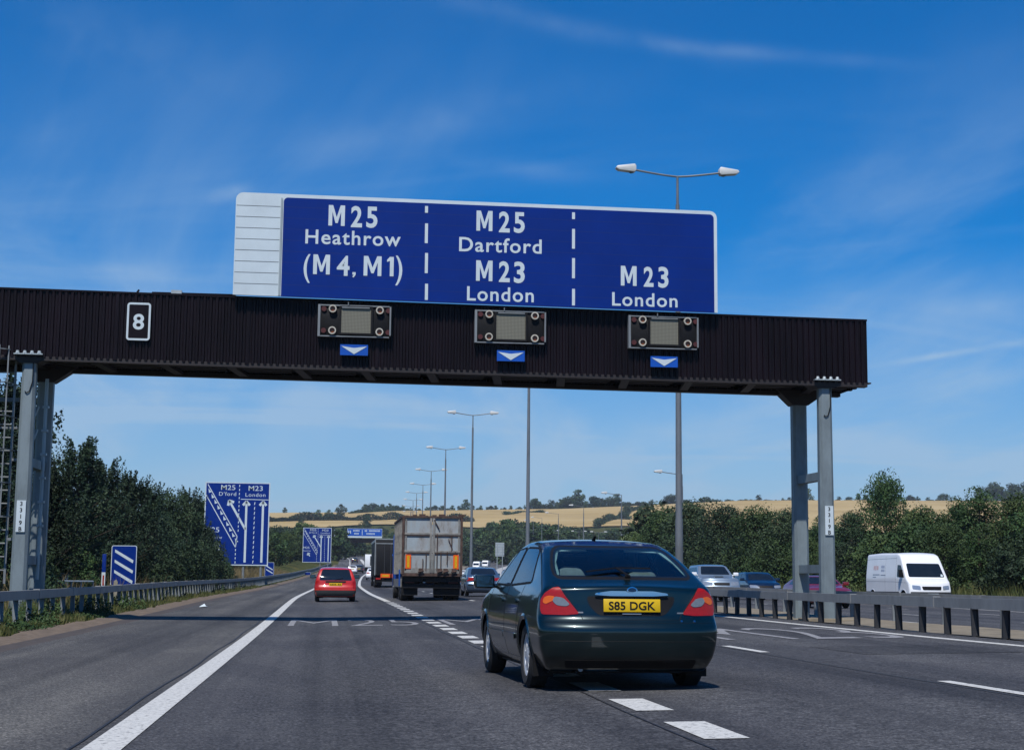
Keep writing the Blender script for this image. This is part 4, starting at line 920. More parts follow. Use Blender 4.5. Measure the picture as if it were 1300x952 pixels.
for i in range(30):
    Y = 84+i*8+random.uniform(-3, 3); x = 38+shB(Y)+random.uniform(0, 5)
    plant(('broad2', 'broad', 'broad3')[i % 3], x, Y, random.uniform(3.9, 5.2), 'leafy tree of even height inside the right-hand belt', 'tree', 'inner trees of the right-hand belt', 'leafy_tree', wide=1.25)
# wood on the far side between lorry and lamp poles
for i in range(66):
    px = random.uniform(592, 850); t = random.random(); Y = 470+t*340
    yt = np.interp(px, [590, 610, 640, 700, 760, 800, 850], [683, 664, 656, 661, 672, 664, 650])+random.uniform(0, 6)+ (1-t)*10
    tree_px(('far', 'far2', 'far3')[i % 3], px, yt, Y, 'dark tree in the wood below the wheat fields', 'tree', 'trees of the distant wood', 'leafy_tree', wide=random.uniform(.9, 1.3))
for i in range(34):
    px = random.uniform(425, 600); Y = random.uniform(620, 900); yt = np.interp(px, [340, 450, 520, 600], [668, 676, 672, 672])+random.uniform(0, 9)
    tree_px(('far', 'far3', 'far2')[i % 3], px, yt, Y, 'dark tree in the hollow behind the distant gantry', 'tree', 'trees behind the distant gantry', 'leafy_tree', wide=1.2)
for i in range(26):
    px = random.uniform(335, 440); Y = random.uniform(480, 900); yt = 667+random.uniform(0, 10)
    tree_px(('far', 'far3', 'far2')[i % 3], px, yt, Y, 'dark tree on the slope left of the distant gantry', 'tree', 'trees on the slope beyond the left belt', 'leafy_tree', wide=1.1)
for i in range(26):
    px = random.uniform(440, 600); tree_px(('far', 'far3')[i % 2], px, 667+random.uniform(0, 5), random.uniform(880, 945), 'dark tree of the row at the foot of the wheat field', 'tree', 'trees at the foot of the wheat field', 'leafy_tree', wide=1.4)
# hedges and lone trees in the wheat
for px, pt, Y, lb in ((465, 654, 950, 'large round tree standing below the wheat field above the distant gantry'), (433, 640, 1180, 'rounded lone tree on the brow of the wheat field'), (404, 647, 1120, 'left of three lone trees in the wheat'), (418, 647, 1130, 'middle of three lone trees in the wheat'),
                      (362, 644, 1290, 'low round tree on the skyline above the blue signs'), (382, 656, 1000, 'small pointed tree at the foot of the wheat field'), (592, 634, 1330, 'tall pointed tree on the skyline right of the lamps'), (795, 641, 1100, 'hedgerow tree below the skyline wood')):
    tree_px('far2' if Y > 1100 else 'far', px, pt, Y, lb, 'tree', None, 'leafy_tree')
def hedge(pts, label, h=3.0, n=9000):
    P = []
    for (a, b) in zip(pts[:-1], pts[1:]):
        t = rng.random(n//(len(pts)-1)); X = a[0]+(b[0]-a[0])*t; Y = a[1]+(b[1]-a[1])*t
        hh = h*(.5+.6*np.abs(np.sin(X*.09)+np.sin(X*.23+1))/1.6); zz = rng.random(len(t))*hh; P.append(np.stack([X+rng.normal(size=len(t))*1.0, Y+rng.normal(size=len(t))*1.2, ground_h(X, Y)+zz], 1))
    me = leafmesh('hedge', np.concatenate(P), np.full(sum(len(p) for p in P), .55), M['leaf_dark']); o = link('hedge', me); tag(o, label, 'hedge'); return o
def gp(px, py):      # point of the far hillside seen at a pixel
    best = None
    for Y in np.arange(700, 1330, 5.):
        p = at_y(px, py, Y); d = p[2]-float(ground_h(p[0], Y))
        if d < 0: return (p[0], Y)
    return (p[0], 1325.)
hedge([gp(756, 671), gp(778, 661), gp(800, 651), gp(828, 642)], 'dark hedge climbing diagonally across the wheat field', 4.5)
hedge([gp(335, 664), gp(380, 663), gp(430, 662), gp(500, 661), gp(545, 664), gp(600, 664)], 'long dark hedge crossing the foot of the wheat field', 5, 14000)
hedge([gp(445, 653), gp(470, 651.5), gp(505, 649.5)], 'thin hedge under the skyline copse', 3, 4000)
hedge([gp(640, 655), gp(662, 651), gp(690, 652)], 'short hedge in the wheat field near the tall lamp pole', 2.5, 3000)
# skyline copses
sky = []
for px in np.arange(462, 512, 5.5): sky.append((px+random.uniform(-2, 2), random.uniform(638, 644)))
for px in np.arange(510, 668, 6.0): sky.append((px+random.uniform(-2, 2), random.uniform(641, 645.5)))
for px in np.arange(672, 770, 5.0): sky.append((px+random.uniform(-2, 2), random.uniform(629, 640)))
sky += [(735, 622), (768, 634), (776, 630), (784, 627), (846, 630), (853, 627), (838, 636), (890, 632), (897, 630), (905, 633), (963, 628), (985, 634), (994, 632), (1002, 631), (1012, 633), (1024, 620), (1065, 630), (1078, 630), (1090, 627), (1100, 628), (1155, 628), (1165, 630), (1178, 631), (1198, 626), (1190, 632), (1245, 618), (1262, 612), (1272, 618), (1285, 614), (1300, 612)]
for i, (px, pt) in enumerate(sky):
    tree_px(('far2', 'far', 'far3')[i % 3], px, pt, 1310+random.uniform(0, 30), 'small dark tree of the copses along the skyline', 'tree', 'trees along the skyline', 'leafy_tree', wide=1.05)
for px in np.arange(780, 1240, 6): tree_px('far3', px+random.uniform(-2, 2), 635+random.uniform(-2, 1.5) + (3 if px < 860 else 0), 1345, 'low hedge bush on the skyline behind the wheat', 'bush', 'hedge bushes on the skyline', 'bush', wide=1.6)

# verge grass and weeds
def grass(name, n, xf, y0, y1, h, mat, w=.012, bias=1.0):
    Y = y0+(y1-y0)*rng.random(n)**bias; X = np.array([xf(y) for y in Y]); Z = ground_h(X, Y); cl = .45+.75*np.clip(np.sin(X*2.1+Y*.7)+np.sin(Y*1.9+X)+.6, 0, 1.6)/1.6
    hh = h*(.4+.9*rng.random(n))*cl; a = rng.random(n)*6.28; ln = rng.normal(size=(n, 2))*.28*hh[:, None]; ww = w*(1+rng.random(n))
    V = np.empty((n, 3, 3)); V[:, 0] = np.stack([X-np.cos(a)*ww, Y-np.sin(a)*ww, Z-.02], 1); V[:, 1] = np.stack([X+np.cos(a)*ww, Y+np.sin(a)*ww, Z-.02], 1); V[:, 2] = np.stack([X+ln[:, 0], Y+ln[:, 1], Z+hh], 1)
    me = bpy.data.meshes.new(name); me.vertices.add(n*3); me.vertices.foreach_set('co', V.reshape(-1)); me.loops.add(n*3); me.loops.foreach_set('vertex_index', np.arange(n*3))
    me.polygons.add(n); me.polygons.foreach_set('loop_start', np.arange(0, n*3, 3)); me.polygons.foreach_set('loop_total', np.full(n, 3)); me.materials.append(mat); me.update(calc_edges=True)
    o = link(name, me); tag(o, kind='stuff'); return o
tag(grass('verge_grass', 60000, lambda y: -6.05+shS(y)-3.8*rng.random()**1.3, 18, 130, .38, M['grassblade'], .014, 1.3), 'rough green grass growing along the left verge around the barrier posts', 'grass')
tag(grass('short_grass', 26000, lambda y: -5.45+shS(y)-.8*rng.random(), 18, 130, .17, M['grassblade'], .012, 1.3), 'short green grass between the kerb and the left barrier', 'grass')
tag(grass('dry_grass', 26000, lambda y: -7.0+shS(y)-3.5*rng.random(), 20, 240, .7, M['drygrass'], .012, 1.2), 'tall dry grass at the foot of the left trees', 'grass')
tag(grass('median_grass', 9000, lambda y: 11.3+2.1*rng.random(), 22, 90, .16, M['drygrass'], .012), 'thin dry grass in the central reservation', 'grass')
tag(grass('far_verge_grass', 26000, lambda y: 27.4+shB(y)+4*rng.random(), 55, 200, .6, M['grassblade'], .03), 'long grass on the verge beyond the opposite carriageway', 'grass')
# broad-leaved weeds near the kerb
n = 16000; Y = 22+30*rng.random(n)**1.2; k = np.round(Y/1.7)*1.7; X = -5.55-.9*rng.random(n)+.25*np.sin(k*3); Z = ground_h(X, Y)+rng.random(n)*(.10+.22*np.clip(np.sin(Y*.9)+np.sin(Y*2.2), 0, 1.5))
me = leafmesh('weeds', np.stack([X, Y, Z], 1), np.full(n, .035), M['leaf']); o = link('weeds', me); tag(o, 'low leafy weeds sprawling between kerb and barrier', 'weeds', kind='stuff')

# ------------------------------------------------------------------ vehicles: an implicit body shell and panels projected on it
def blur(g, v, s):
    k = int(max(1, round(3*s/(g[1]-g[0])))); x = np.arange(-k, k+1)*(g[1]-g[0]); w = np.exp(-x**2/(2*s*s)); w /= w.sum(); return np.convolve(np.pad(v, k, mode='edge'), w, 'valid')
def curve(pts, s=.04, lo=-4, hi=4):
    g = np.arange(lo, hi, .01); v = np.interp(g, [p[0] for p in pts], [p[1] for p in pts])
    if s: v = blur(g, v, s)
    return lambda t: np.interp(t, g, v)
class Shell:
    def __init__(s, L, W, top, rear, front, vert, plan=((-3, .97), (-1.2, 1), (1.0, 1), (3, .96)), crown=.05, k=.028, z0=.2, bow_r=.14, bow_f=.22, sm=.05):
        s.L, s.W, s.z0, s.crown, s.k = L, W, z0, crown, k
        s.top = curve(top, sm); s.rear = curve(rear, .022); s.front = curve(front, .04); s.vert = curve(vert, .035); s.plan = curve(plan, .2); s.br, s.bf = bow_r, bow_f
        s.H = max(p[1] for p in top)
    def F(s, P):
        x, y, z = P[..., 0], P[..., 1], P[..., 2]; ax = np.abs(x); u = 2*ax/s.W
        a = [ax-s.W/2*s.plan(y)*s.vert(z), z-(s.top(y)-s.crown*u**2.2), (-s.L/2+s.rear(z)+s.br*u**3.2)-y, y-(s.L/2-s.front(z)-s.bf*u**2.6), s.z0-z]
        a = np.stack(a, 0); m = a.max(0); return m+s.k*np.log(np.exp((a-m)/s.k).sum(0))
    def N(s, P):
        e = 1e-3; g = np.stack([s.F(P+np.eye(3)[i]*e)-s.F(P-np.eye(3)[i]*e) for i in range(3)], -1); return g/(np.linalg.norm(g, axis=-1)[..., None]+1e-12)
    def march(s, O, D, tmax, n=160):
        O = np.asarray(O, float); D = np.asarray(D, float); t0 = np.zeros(O.shape[:-1]); hit = np.full(O.shape[:-1], tmax); done = np.zeros(O.shape[:-1], bool); ts = np.linspace(0, tmax, n)
        sg0 = np.sign(s.F(O)); lo = np.zeros_like(hit)
        for i in range(1, n):
            f = s.F(O+D*ts[i]); c = (~done) & (np.sign(f) != sg0); hit[c] = ts[i]; lo[c] = ts[i-1]; done |= c
        lo = np.where(done, lo, hit)
        for _ in range(14):
            mid = (lo+hit)/2; same = np.sign(s.F(O+D*mid[..., None])) == sg0; lo = np.where(same, mid, lo); hit = np.where(same, hit, mid)
        return O+D*((lo+hit)/2)[..., None], done
    def body(s, cell):
        # box grid, every point pulled onto the shell along a ray from the car's inner axis
        hx, hy, hz = s.W/2, s.L/2, s.H/2; cz = s.z0+(s.H-s.z0)*.42; nx, ny, nz = int(2*hx/cell), int(2*hy/cell), int(2*hz/cell); V = {}; F = []; pts = []
        def vid(i, j, k):
            key = (i, j, k)
            if key not in V: V[key] = len(pts); pts.append((-hx+2*hx*i/nx, -hy+2*hy*j/ny, s.z0+(s.H-s.z0)*k/nz))
            return V[key]
        for i in range(nx):
            for j in range(ny):
                for k, fl in ((nz, 0), (0, 1)):
                    q = [vid(i, j, k), vid(i+1, j, k), vid(i+1, j+1, k), vid(i, j+1, k)]; F.append(q[::-1] if fl else q)
            for k in range(nz):
                for j, fl in ((0, 0), (ny, 1)):
                    q = [vid(i, j, k), vid(i+1, j, k), vid(i+1, j, k+1), vid(i, j, k+1)]; F.append(q[::-1] if fl else q)
        for j in range(ny):
            for k in range(nz):
                for i, fl in ((0, 1), (nx, 0)):
                    q = [vid(i, j, k), vid(i, j+1, k), vid(i, j+1, k+1), vid(i, j, k+1)]; F.append(q[::-1] if fl else q)
        P = np.array(pts); c = np.stack([P[:, 0]*.0, np.clip(P[:, 1], -hy+.75, hy-.75), np.full(len(P), cz)], 1); D = P-c; D /= np.linalg.norm(D, axis=1)[:, None]
        Q, ok = s.march(c, D, 2.2, 120); return Q, np.array(F)
    def project(s, view, uv):
        uv = np.asarray(uv, float); n = len(uv)
        if view == 'rear': O = np.stack([uv[:, 0], np.full(n, -s.L/2-.4), uv[:, 1]], 1); D = (0, 1, 0)
        elif view == 'front': O = np.stack([uv[:, 0], np.full(n, s.L/2+.4), uv[:, 1]], 1); D = (0, -1, 0)
        elif view == 'left': O = np.stack([np.full(n, -s.W/2-.3), uv[:, 0], uv[:, 1]], 1); D = (1, 0, 0)
        elif view == 'right': O = np.stack([np.full(n, s.W/2+.3), uv[:, 0], uv[:, 1]], 1); D = (-1, 0, 0)
        else: O = np.stack([uv[:, 0], uv[:, 1], np.full(n, s.H+.3)], 1); D = (0, 0, -1)
        D = np.repeat(np.array([D], float), n, 0); Q, ok = s.march(O, D, s.L*.8 if view in ('rear', 'front') else 1.4, 260); return Q
def resample(poly, step, closed=True):
    out = []; n = len(poly)
    for i in range(n if closed else n-1):
        a = np.array(poly[i]); b = np.array(poly[(i+1) % n]); m = max(1, int(np.linalg.norm(b-a)/step))
        out += [tuple(a+(b-a)*j/m) for j in range(m)]
    if not closed: out.append(tuple(poly[-1]))
    return out
def rounded(poly, r, n=4):
    out = []; N = len(poly)
    for i in range(N):
        p = np.array(poly[i]); a = np.array(poly[i-1])-p; b = np.array(poly[(i+1) % N])-p; la, lb = np.linalg.norm(a), np.linalg.norm(b); rr = min(r, la*.45, lb*.45)
        p0 = p+a/la*rr; p1 = p+b/lb*rr
        for t in np.linspace(0, 1, n): out.append(tuple((1-t)**2*p0+2*t*(1-t)*p+t*t*p1))
    return out
def patch(sh, name, view, poly, mat, parent, off=.006, step=.05, r=.02, skirt=.012):
    P = resample(rounded(poly, r) if r else poly, step); xs = [p[0] for p in P]; zs = [p[1] for p in P]; n = len(P)
    pts = [Vector(p) for p in P]; 
    for x in np.arange(min(xs), max(xs), step):
        for z in np.arange(min(zs), max(zs), step): pts.append(Vector((x+.003*math.sin(z*99), z)))
    v2, e, f, *_ = delaunay_2d_cdt(pts, [(i, (i+1) % n) for i in range(n)], [], 1, 1e-5)
    used = sorted({i for t in f for i in t}); mp = {a: i for i, a in enumerate(used)}; v2 = [v2[i] for i in used]; f = [[mp[i] for i in t] for t in f]
    Q = sh.project(view, [(p.x, p.y) for p in v2]); Nn = sh.N(Q); A = Q+Nn*off
    cnt = {}
    for t in f:
        for i in range(len(t)): k = (t[i], t[(i+1) % len(t)]); cnt[tuple(sorted(k))] = cnt.get(tuple(sorted(k)), 0)+1
    vs = [tuple(a) for a in A]; fs = [tuple(t) for t in f]; m0 = len(vs)
    if skirt:
        low = Q-Nn*skirt; vs += [tuple(a) for a in low]; fs += [(a, b, b+m0, a+m0) for (a, b), c in cnt.items() if c == 1]
    b = MB(); b.add(vs, fs); return b.build(name, mat, parent, smooth=True)
def band(sh, name, view, poly, width, mat, parent, off=.008, step=.04, r=.03, closed=True, lift=.008):
    P = resample(rounded(poly, r) if (r and closed) else poly, step, closed); P = np.array(P); n = len(P); T = np.roll(P, -1, 0)-np.roll(P, 1, 0)
    if not closed: T[0] = P[1]-P[0]; T[-1] = P[-1]-P[-2]
    T /= np.linalg.norm(T, axis=1)[:, None]+1e-9; Nn = np.stack([-T[:, 1], T[:, 0]], 1); A = P-Nn*width/2; B = P+Nn*width/2
    QA = sh.project(view, A); QB = sh.project(view, B); QM = sh.project(view, P); nA, nB, nM = sh.N(QA), sh.N(QB), sh.N(QM)
    vs = [tuple(p) for p in QA-nA*.004]+[tuple(p) for p in QM+nM*off]+[tuple(p) for p in QB-nB*.004]
    m = n if closed else n-1; fs = []
    for i in range(m): j = (i+1) % n; fs += [(i, j, n+j, n+i), (n+i, n+j, 2*n+j, 2*n+i)]
    b = MB(); b.add(vs, fs); return b.build(name, mat, parent, smooth=True)
def inside(poly, x, y):
    c = np.zeros(x.shape, bool); n = len(poly)
    for i in range(n):
        x0, y0 = poly[i]; x1, y1 = poly[(i+1) % n]
        if y0 == y1: continue
        k = ((y0 > y) != (y1 > y)) & (x < (x1-x0)*(y-y0)/(y1-y0)+x0); c ^= k
    return c
def make_body(sh, parent, mat, cell, wheels, rw, holes=(), liner=True):
    Q, F = sh.body(cell); C = Q[F].mean(1); keep = np.ones(len(F), bool)
    for wy in wheels: keep &= ~((np.hypot(C[:, 1]-wy, C[:, 2]-rw) < rw*1.17) & (np.abs(C[:, 0]) > sh.W*.30) & (C[:, 2] > sh.z0-.1))
    for view, poly in holes:
        if view == 'rear': keep &= ~(inside(poly, C[:, 0], C[:, 2]) & (C[:, 1] < -.3))
        if view == 'left': keep &= ~(inside(poly, C[:, 1], C[:, 2]) & (C[:, 0] < -.2))
        if view == 'right': keep &= ~(inside(poly, C[:, 1], C[:, 2]) & (C[:, 0] > .2))
        if view == 'front': keep &= ~(inside(poly, C[:, 0], C[:, 2]) & (C[:, 1] > .0))
    b = MB(); b.add(Q.tolist(), F[keep].tolist()); me = bpy.data.meshes.new('body'); me.from_pydata(b.v, [], b.f); me.materials.append(mat)
    me.polygons.foreach_set('use_smooth', [True]*len(me.polygons)); body = link('body', me, parent)
    # dark arch liners and lips
    xi = sh.W*.29
    for wy in wheels:
        for s in (-1, 1):
            pts = [(wy+math.cos(t)*rw*1.2, rw+math.sin(t)*rw*1.2) for t in np.linspace(-.45, math.pi+.45, 15)]
            qo = sh.project('left' if s < 0 else 'right', [(a, max(c, sh.z0+.03)) for a, c in pts])
            ln = MB(); vs = [(s*xi, a, c) for a, c in pts]+[(q[0]-s*.02, a, c) for q, (a, c) in zip(qo, pts)]
            ln.add(vs, [(i, i+1, 16-1+i+1, 15+i) for i in range(14)]+[tuple(range(15))]); ln.build('arch_liner', M['black'], parent, smooth=False)
    for wy in wheels:
        for s, v in ((-1, 'left'), (1, 'right')):
            zmin = sh.z0+.02; arc = [(wy+math.cos(t)*rw*1.185, rw+math.sin(t)*rw*1.185) for t in np.linspace(-.35, math.pi+.35, 30)]; arc = [p for p in arc if p[1] > zmin]
            band(sh, 'arch_lip', v, arc, .065, mat, body, off=.010, closed=False, r=0)
    return body
def add_wheels(parent, W, wheels, rw, mat_rim, tw=.195, spokes=7, inset=.035, twin=False):
    for wy in wheels:
        for s in (-1, 1):
            xo = s*(W/2-inset); xi = xo-s*tw; b = MB(); c = ((xo+xi)/2, wy, rw); h = tw/2; rr = rw*.66
            b.lathe([(-h+.01, rr), (-h, rw*.86), (-h+.03, rw*.985), (0, rw), (h-.03, rw*.985), (h, rw*.86), (h-.01, rr), (h-.05, rr-.01), (-h+.01, rr)], c, 'x', 36)
            w = b.build('wheel', M['rubber'], parent, smooth=True)
            b = MB(); f = xo-s*.02
            b.lathe([(s*-.0, rr+.004), (-s*.012, rr-.03), (-s*.05, rr-.045)], (f, wy, rw), 'x', 32)
            for i in range(spokes):
                t = 2*math.pi*i/spokes; p0 = (f-s*.012, wy+math.cos(t)*.04, rw+math.sin(t)*.04); p1 = (f-s*.022, wy+math.cos(t)*(rr-.02), rw+math.sin(t)*(rr-.02)); b.bar(p0, p1, .055, .022, up=(1, 0, 0))
            b.lathe([(0, .001), (0, .05), (-s*.02, .07)], (f, wy, rw), 'x', 18); b.build('rim', mat_rim, w, smooth=True)
            b = MB(); b.lathe([(0, .001), (0, rr)], (f-s*.06, wy, rw), 'x', 24); b.build('brake_disc', M['blackpaint'], w)
def mirrors(root, sh, y, z, mat, x=None):
    for s in (-1, 1):
        q = sh.project('left' if s < 0 else 'right', [(y, z-.03)])[0]; b = MB(); xx = q[0]; w = .22
        b.box(min(xx+s*.05, xx+s*(.05+w)), max(xx+s*.05, xx+s*(.05+w)), y-.06, y+.09, z-.07, z+.08); b.bar((xx-s*.02, y+.03, z-.05), (xx+s*.08, y+.03, z-.03), .06, .05)
        o = b.build('door_mirror', mat, root, bevel=.03); b = MB(); b.box(min(xx+s*.07, xx+s*(.03+w)), max(xx+s*.07, xx+s*(.03+w)), y-.064, y-.061, z-.05, z+.06); b.build('mirror_glass', M['mirror'], o)
def plate_px(root, x, y, z, w=.52, h=.111, text=None, tilt=0, mat='plate', fb=1):
    b = MB(); b.box(-w/2, w/2, -.006, .006, -h/2, h/2); o = b.build('number_plate', M[mat], root, bevel=.003); o.location = (x, y, z); o.rotation_euler = (tilt, 0, 0)
    if text: lettering(o, text, 0, -h*.32, h*.64, -.0085, M['black'], width=w*.82, bold=.018, name='registration', depth=.002)
    return o

def on_shell_bar(sh, name, view, a, b, w, t, mat, parent, off=.01):
    q = sh.project(view, [a, b]); n = sh.N(q); p = q+n*off; m = MB(); m.bar(tuple(p[0]), tuple(p[1]), w, t); return m.build(name, mat, parent)
def ellipse(cx, cz, a, b, n=20): return [(cx+a*math.cos(2*math.pi*i/n), cz+b*math.sin(2*math.pi*i/n)) for i in range(n)]
def mir(poly): return [(-x, z) for x, z in poly][::-1]

# ---- the dark green hatchback right in front
def green_car():
    root = empty('hatchback', (2.74, 17.42, .035), R(2.3), 'dark green hatchback close ahead with yellow number plate S85 DGK, straddling the lane line', 'car')
    L, W = 4.56, 1.76
    sh = Shell(L, W, top=((-2.6, .93), (-2.2, .965), (-2.06, .99), (-1.9, 1.055), (-1.4, 1.25), (-1.05, 1.365), (-.75, 1.42), (-.3, 1.445), (.1, 1.44), (.4, 1.405), (.66, 1.32), (1.22, 1.02), (1.4, .965), (1.9, .88), (2.2, .76), (2.4, .6)),
               rear=((.15, .22), (.24, .12), (.32, .045), (.42, .015), (.56, 0), (.615, .012), (.645, .055), (.68, .085), (.80, .10), (.92, .11), (.975, .10), (1.02, .13), (1.4, .8)),
               front=((.15, .12), (.3, .02), (.5, 0), (.6, .03), (.75, .15), (.95, .3)),
               vert=((.15, .86), (.25, .92), (.38, .975), (.52, 1.0), (.70, .995), (.86, .97), (.94, .935), (1.0, .90), (1.2, .80), (1.38, .70), (1.5, .62)),
               plan=((-2.3, .955), (-1.6, .99), (-.8, 1), (1.0, 1), (1.8, .985), (2.3, .94)), crown=.062, k=.020, z0=.19, bow_r=.20, bow_f=.3, sm=.045)
    wh = (-1.30, 1.40); rw = .312
    rg = rounded([(-.665, 1.045), (.665, 1.045), (.625, 1.20), (.535, 1.352), (-.535, 1.352), (-.625, 1.20)], .07)
    sr = rounded([(-1.30, 1.0), (-.98, 1.285), (-.86, 1.335), (-.13, 1.352), (-.13, .972)], .04); sf = rounded([(-.05, .972), (-.05, 1.352), (.36, 1.34), (.92, 1.02), (.96, .982)], .03)
    ws = rounded([(-.68, 1.04), (.68, 1.04), (.56, 1.345), (-.56, 1.345)], .05)
    body = make_body(sh, root, M['green'], .024, wh, rw, holes=(('rear', rg), ('left', sr), ('left', sf), ('right', sr), ('right', sf), ('front', ws)))
    for v, pl, nm in (('rear', rg, 'rear_window'), ('front', ws, 'windscreen'), ('left', sr, 'side_window'), ('left', sf, 'side_window'), ('right', sr, 'side_window'), ('right', sf, 'side_window')):
        o = patch(sh, nm, v, pl, M['glass'], root, off=.003, step=.06, r=0, skirt=0)
        band(sh, 'window_seal', v, pl, .05, M['blackpaint'], o, off=.007, step=.03, r=0)
    for pts in ([(-.612, 1.085), (-.592, 1.20), (-.512, 1.318), (-.22, 1.330)], [(.16, 1.330), (.50, 1.318), (.585, 1.20), (.632, 1.075)]):  # reflection along the glass edge painted as pale strips over the pillars
        band(sh, 'trim_reflection', 'rear', pts, .034 if pts[0][0] > 0 else .022, M['trimreflect'], root, off=-.03, closed=False, r=0)
    # tail lamps wrap round the corner: red housing, amber and grey reversing lens
    tl = [(-.655, .955), (-.615, .885), (-.485, .715), (-.60, .703), (-.812, .706), (-.822, .76), (-.815, .845), (-.78, .905), (-.72, .945)]
    for s in (1, -1):
        q = tl if s == 1 else mir(tl); o = patch(sh, 'tail_lamp', 'rear', q, M['lens'], root, off=.010, step=.02, r=.02, skirt=.01)
        e = [(-.70, .872), (-.625, .86), (-.565, .80), (-.60, .782), (-.68, .79), (-.72, .83)]; patch(sh, 'reversing_lens', 'rear', e if s == 1 else mir(e), M['greylens'], o, off=.0145, step=.02, r=.02, skirt=.003)
        e = [(-.79, .862), (-.75, .880), (-.70, .872), (-.695, .842), (-.735, .822), (-.775, .80), (-.80, .815)]; patch(sh, 'indicator_lens', 'rear', e if s == 1 else mir(e), M['amber'], o, off=.0135, step=.02, r=.02, skirt=.003)
    # tailgate: shut lines, bumper seam, plate recess, chrome bar, badge, lettering, keyhole
    sm = dict(mat=M['black'], parent=body, off=.002, closed=False, r=0)
    band(sh, 'shut_line', 'rear', [(-.70, 1.0), (-.655, .955), (-.60, .885), (-.47, .70), (-.455, .662), (.455, .662), (.47, .70), (.60, .885), (.655, .955), (.70, 1.0)], .011, **sm)
    band(sh, 'shut_line', 'rear', [(-.86, .640), (.86, .640)], .010, **sm)
    band(sh, 'bumper_crease', 'rear', [(-.80, .47), (.80, .47)], .012, **sm)
    for v in ('left', 'right'):
        band(sh, 'shut_line', v, [(-.09, .97), (-.09, .40), (-.07, .27)], .010, **sm)
        band(sh, 'shut_line', v, [(1.02, .96), (1.06, .6), (1.02, .27)], .010, **sm)
        band(sh, 'shut_line', v, [(-1.02, .97), (-.93, .66), (-.86, .50), (-.84, .27)], .010, **sm)
        band(sh, 'sill_line', v, [(-.9, .27), (1.0, .27)], .012, **sm)
        patch(sh, 'side_moulding', v, [(-.82, .50), (-.11, .50), (-.11, .445), (-.80, .445)], M['green'], body, off=.016, step=.06, r=.02)
        patch(sh, 'side_moulding', v, [(-.07, .50), (.98, .50), (.96, .445), (-.07, .445)], M['green'], body, off=.016, step=.06, r=.02)
        for y in (-.22, .80) if False else (-.80, .10): patch(sh, 'door_handle', v, [(y-.09, .83), (y+.09, .84), (y+.09, .805), (y-.09, .795)], M['green'], root, off=.028, step=.04, r=.015, skirt=.03)
    patch(sh, 'plate_recess', 'rear', [(-.42, .878), (.42, .878), (.40, .80), (.31, .70), (-.31, .70), (-.40, .80)], M['blackpaint'], body, off=.002, step=.05, r=.05, skirt=0)
    patch(sh, 'chrome_bar', 'rear', [(-.345, .888), (-.2, .878), (.2, .878), (.345, .888), (.335, .905), (.2, .925), (-.2, .925), (-.335, .905)], M['chrome'], root, off=.030, step=.03, r=.012, skirt=.03)
    bd = patch(sh, 'badge', 'rear', ellipse(0, .930, .050, .020), M['chrome'], root, off=.044, step=.02, r=0, skirt=.02); patch(sh, 'badge_inset', 'rear', ellipse(0, .930, .040, .014), M['navy'], bd, off=.048, step=.02, r=0, skirt=.002)
    q = sh.project('rear', [(0, .80)])[0]; plate_px(root, 0, q[1]-.022, .795, .535, .118, 'S85 DGK', R(-4))
    patch(sh, 'plate_lamp', 'rear', [(-.09, .712), (.09, .712), (.09, .725), (-.09, .725)], M['greylens'], body, off=.012, step=.04, r=.004)
    for x, w in ((-.50, .10), (.47, .07)): patch(sh, 'model_badge', 'rear', [(x-w/2, .722), (x+w/2, .722), (x+w/2, .735), (x-w/2, .735)], M['rimdull'], body, off=.003, step=.03, r=.004, skirt=.004)
    for x in (.47, .60): patch(sh, 'bumper_stud', 'rear', ellipse(x, .652, .012, .010, 10), M['chrome'], body, off=.008, step=.02, r=0, skirt=.004)
    # lower valance, shade under the bumper painted on in black, exhaust, tow cover, fog lamp
    patch(sh, 'shaded_valance', 'rear', [(-.62, .30), (.62, .30), (.60, .225), (-.60, .225)], M['black'], body, off=.004, step=.06, r=.02)
    b = MB(); b.tube((-.46, -2.10, .215), (-.46, -1.5, .23), .024, n=14); b.build('exhaust', M['rimdull'], root, smooth=True)
    b = MB(); b.box(-.72, .72, -1.9, 2.0, .17, .24); b.box(-.5, .5, -2.05, -1.75, .18, .33); b.build('underbody', M['black'], root)
    for s in (-1, 1): b = MB(); b.box(s*.74-.1, s*.74+.1, -1.70, -1.685, .13, .33); b.build('mud_flap', M['black'], root)
    # rear wiper lying along the foot of the glass
    q = sh.project('rear', [(-.36, 1.075), (-.05, 1.115), (.28, 1.112), (.02, 1.045)]); n = sh.N(q); p = q+n*.03; m = MB(); m.bar(tuple(p[0]), tuple(p[1]), .014, .014); m.bar(tuple(p[1]), tuple(p[2]), .012, .014); m.bar(tuple(p[3]), tuple(p[1]), .022, .012); m.bar(tuple(q[3]+n[3]*.006), tuple(p[3]), .05, .03); m.build('rear_wiper', M['black'], root)
    b = MB(); b.tube((-.02, -.52, 1.435), (-.02, -.62, 1.475), .02, .008); b.build('aerial_base', M['black'], root)
    # interior seen through the tailgate glass
    b = MB(); b.box(-.72, .72, -1.7, 1.3, .35, .45); b.box(-.7, .7, 1.0, 1.3, .45, .93); b.box(-.66, .66, -1.95, -1.15, .86, .90); b.build('cabin_floor', M['interior'], root)
    seat = MB(); seat.box(-.62, .62, -1.06, -.90, .45, .98); seat.build('rear_seat', M['seat'], root, bevel=.05)
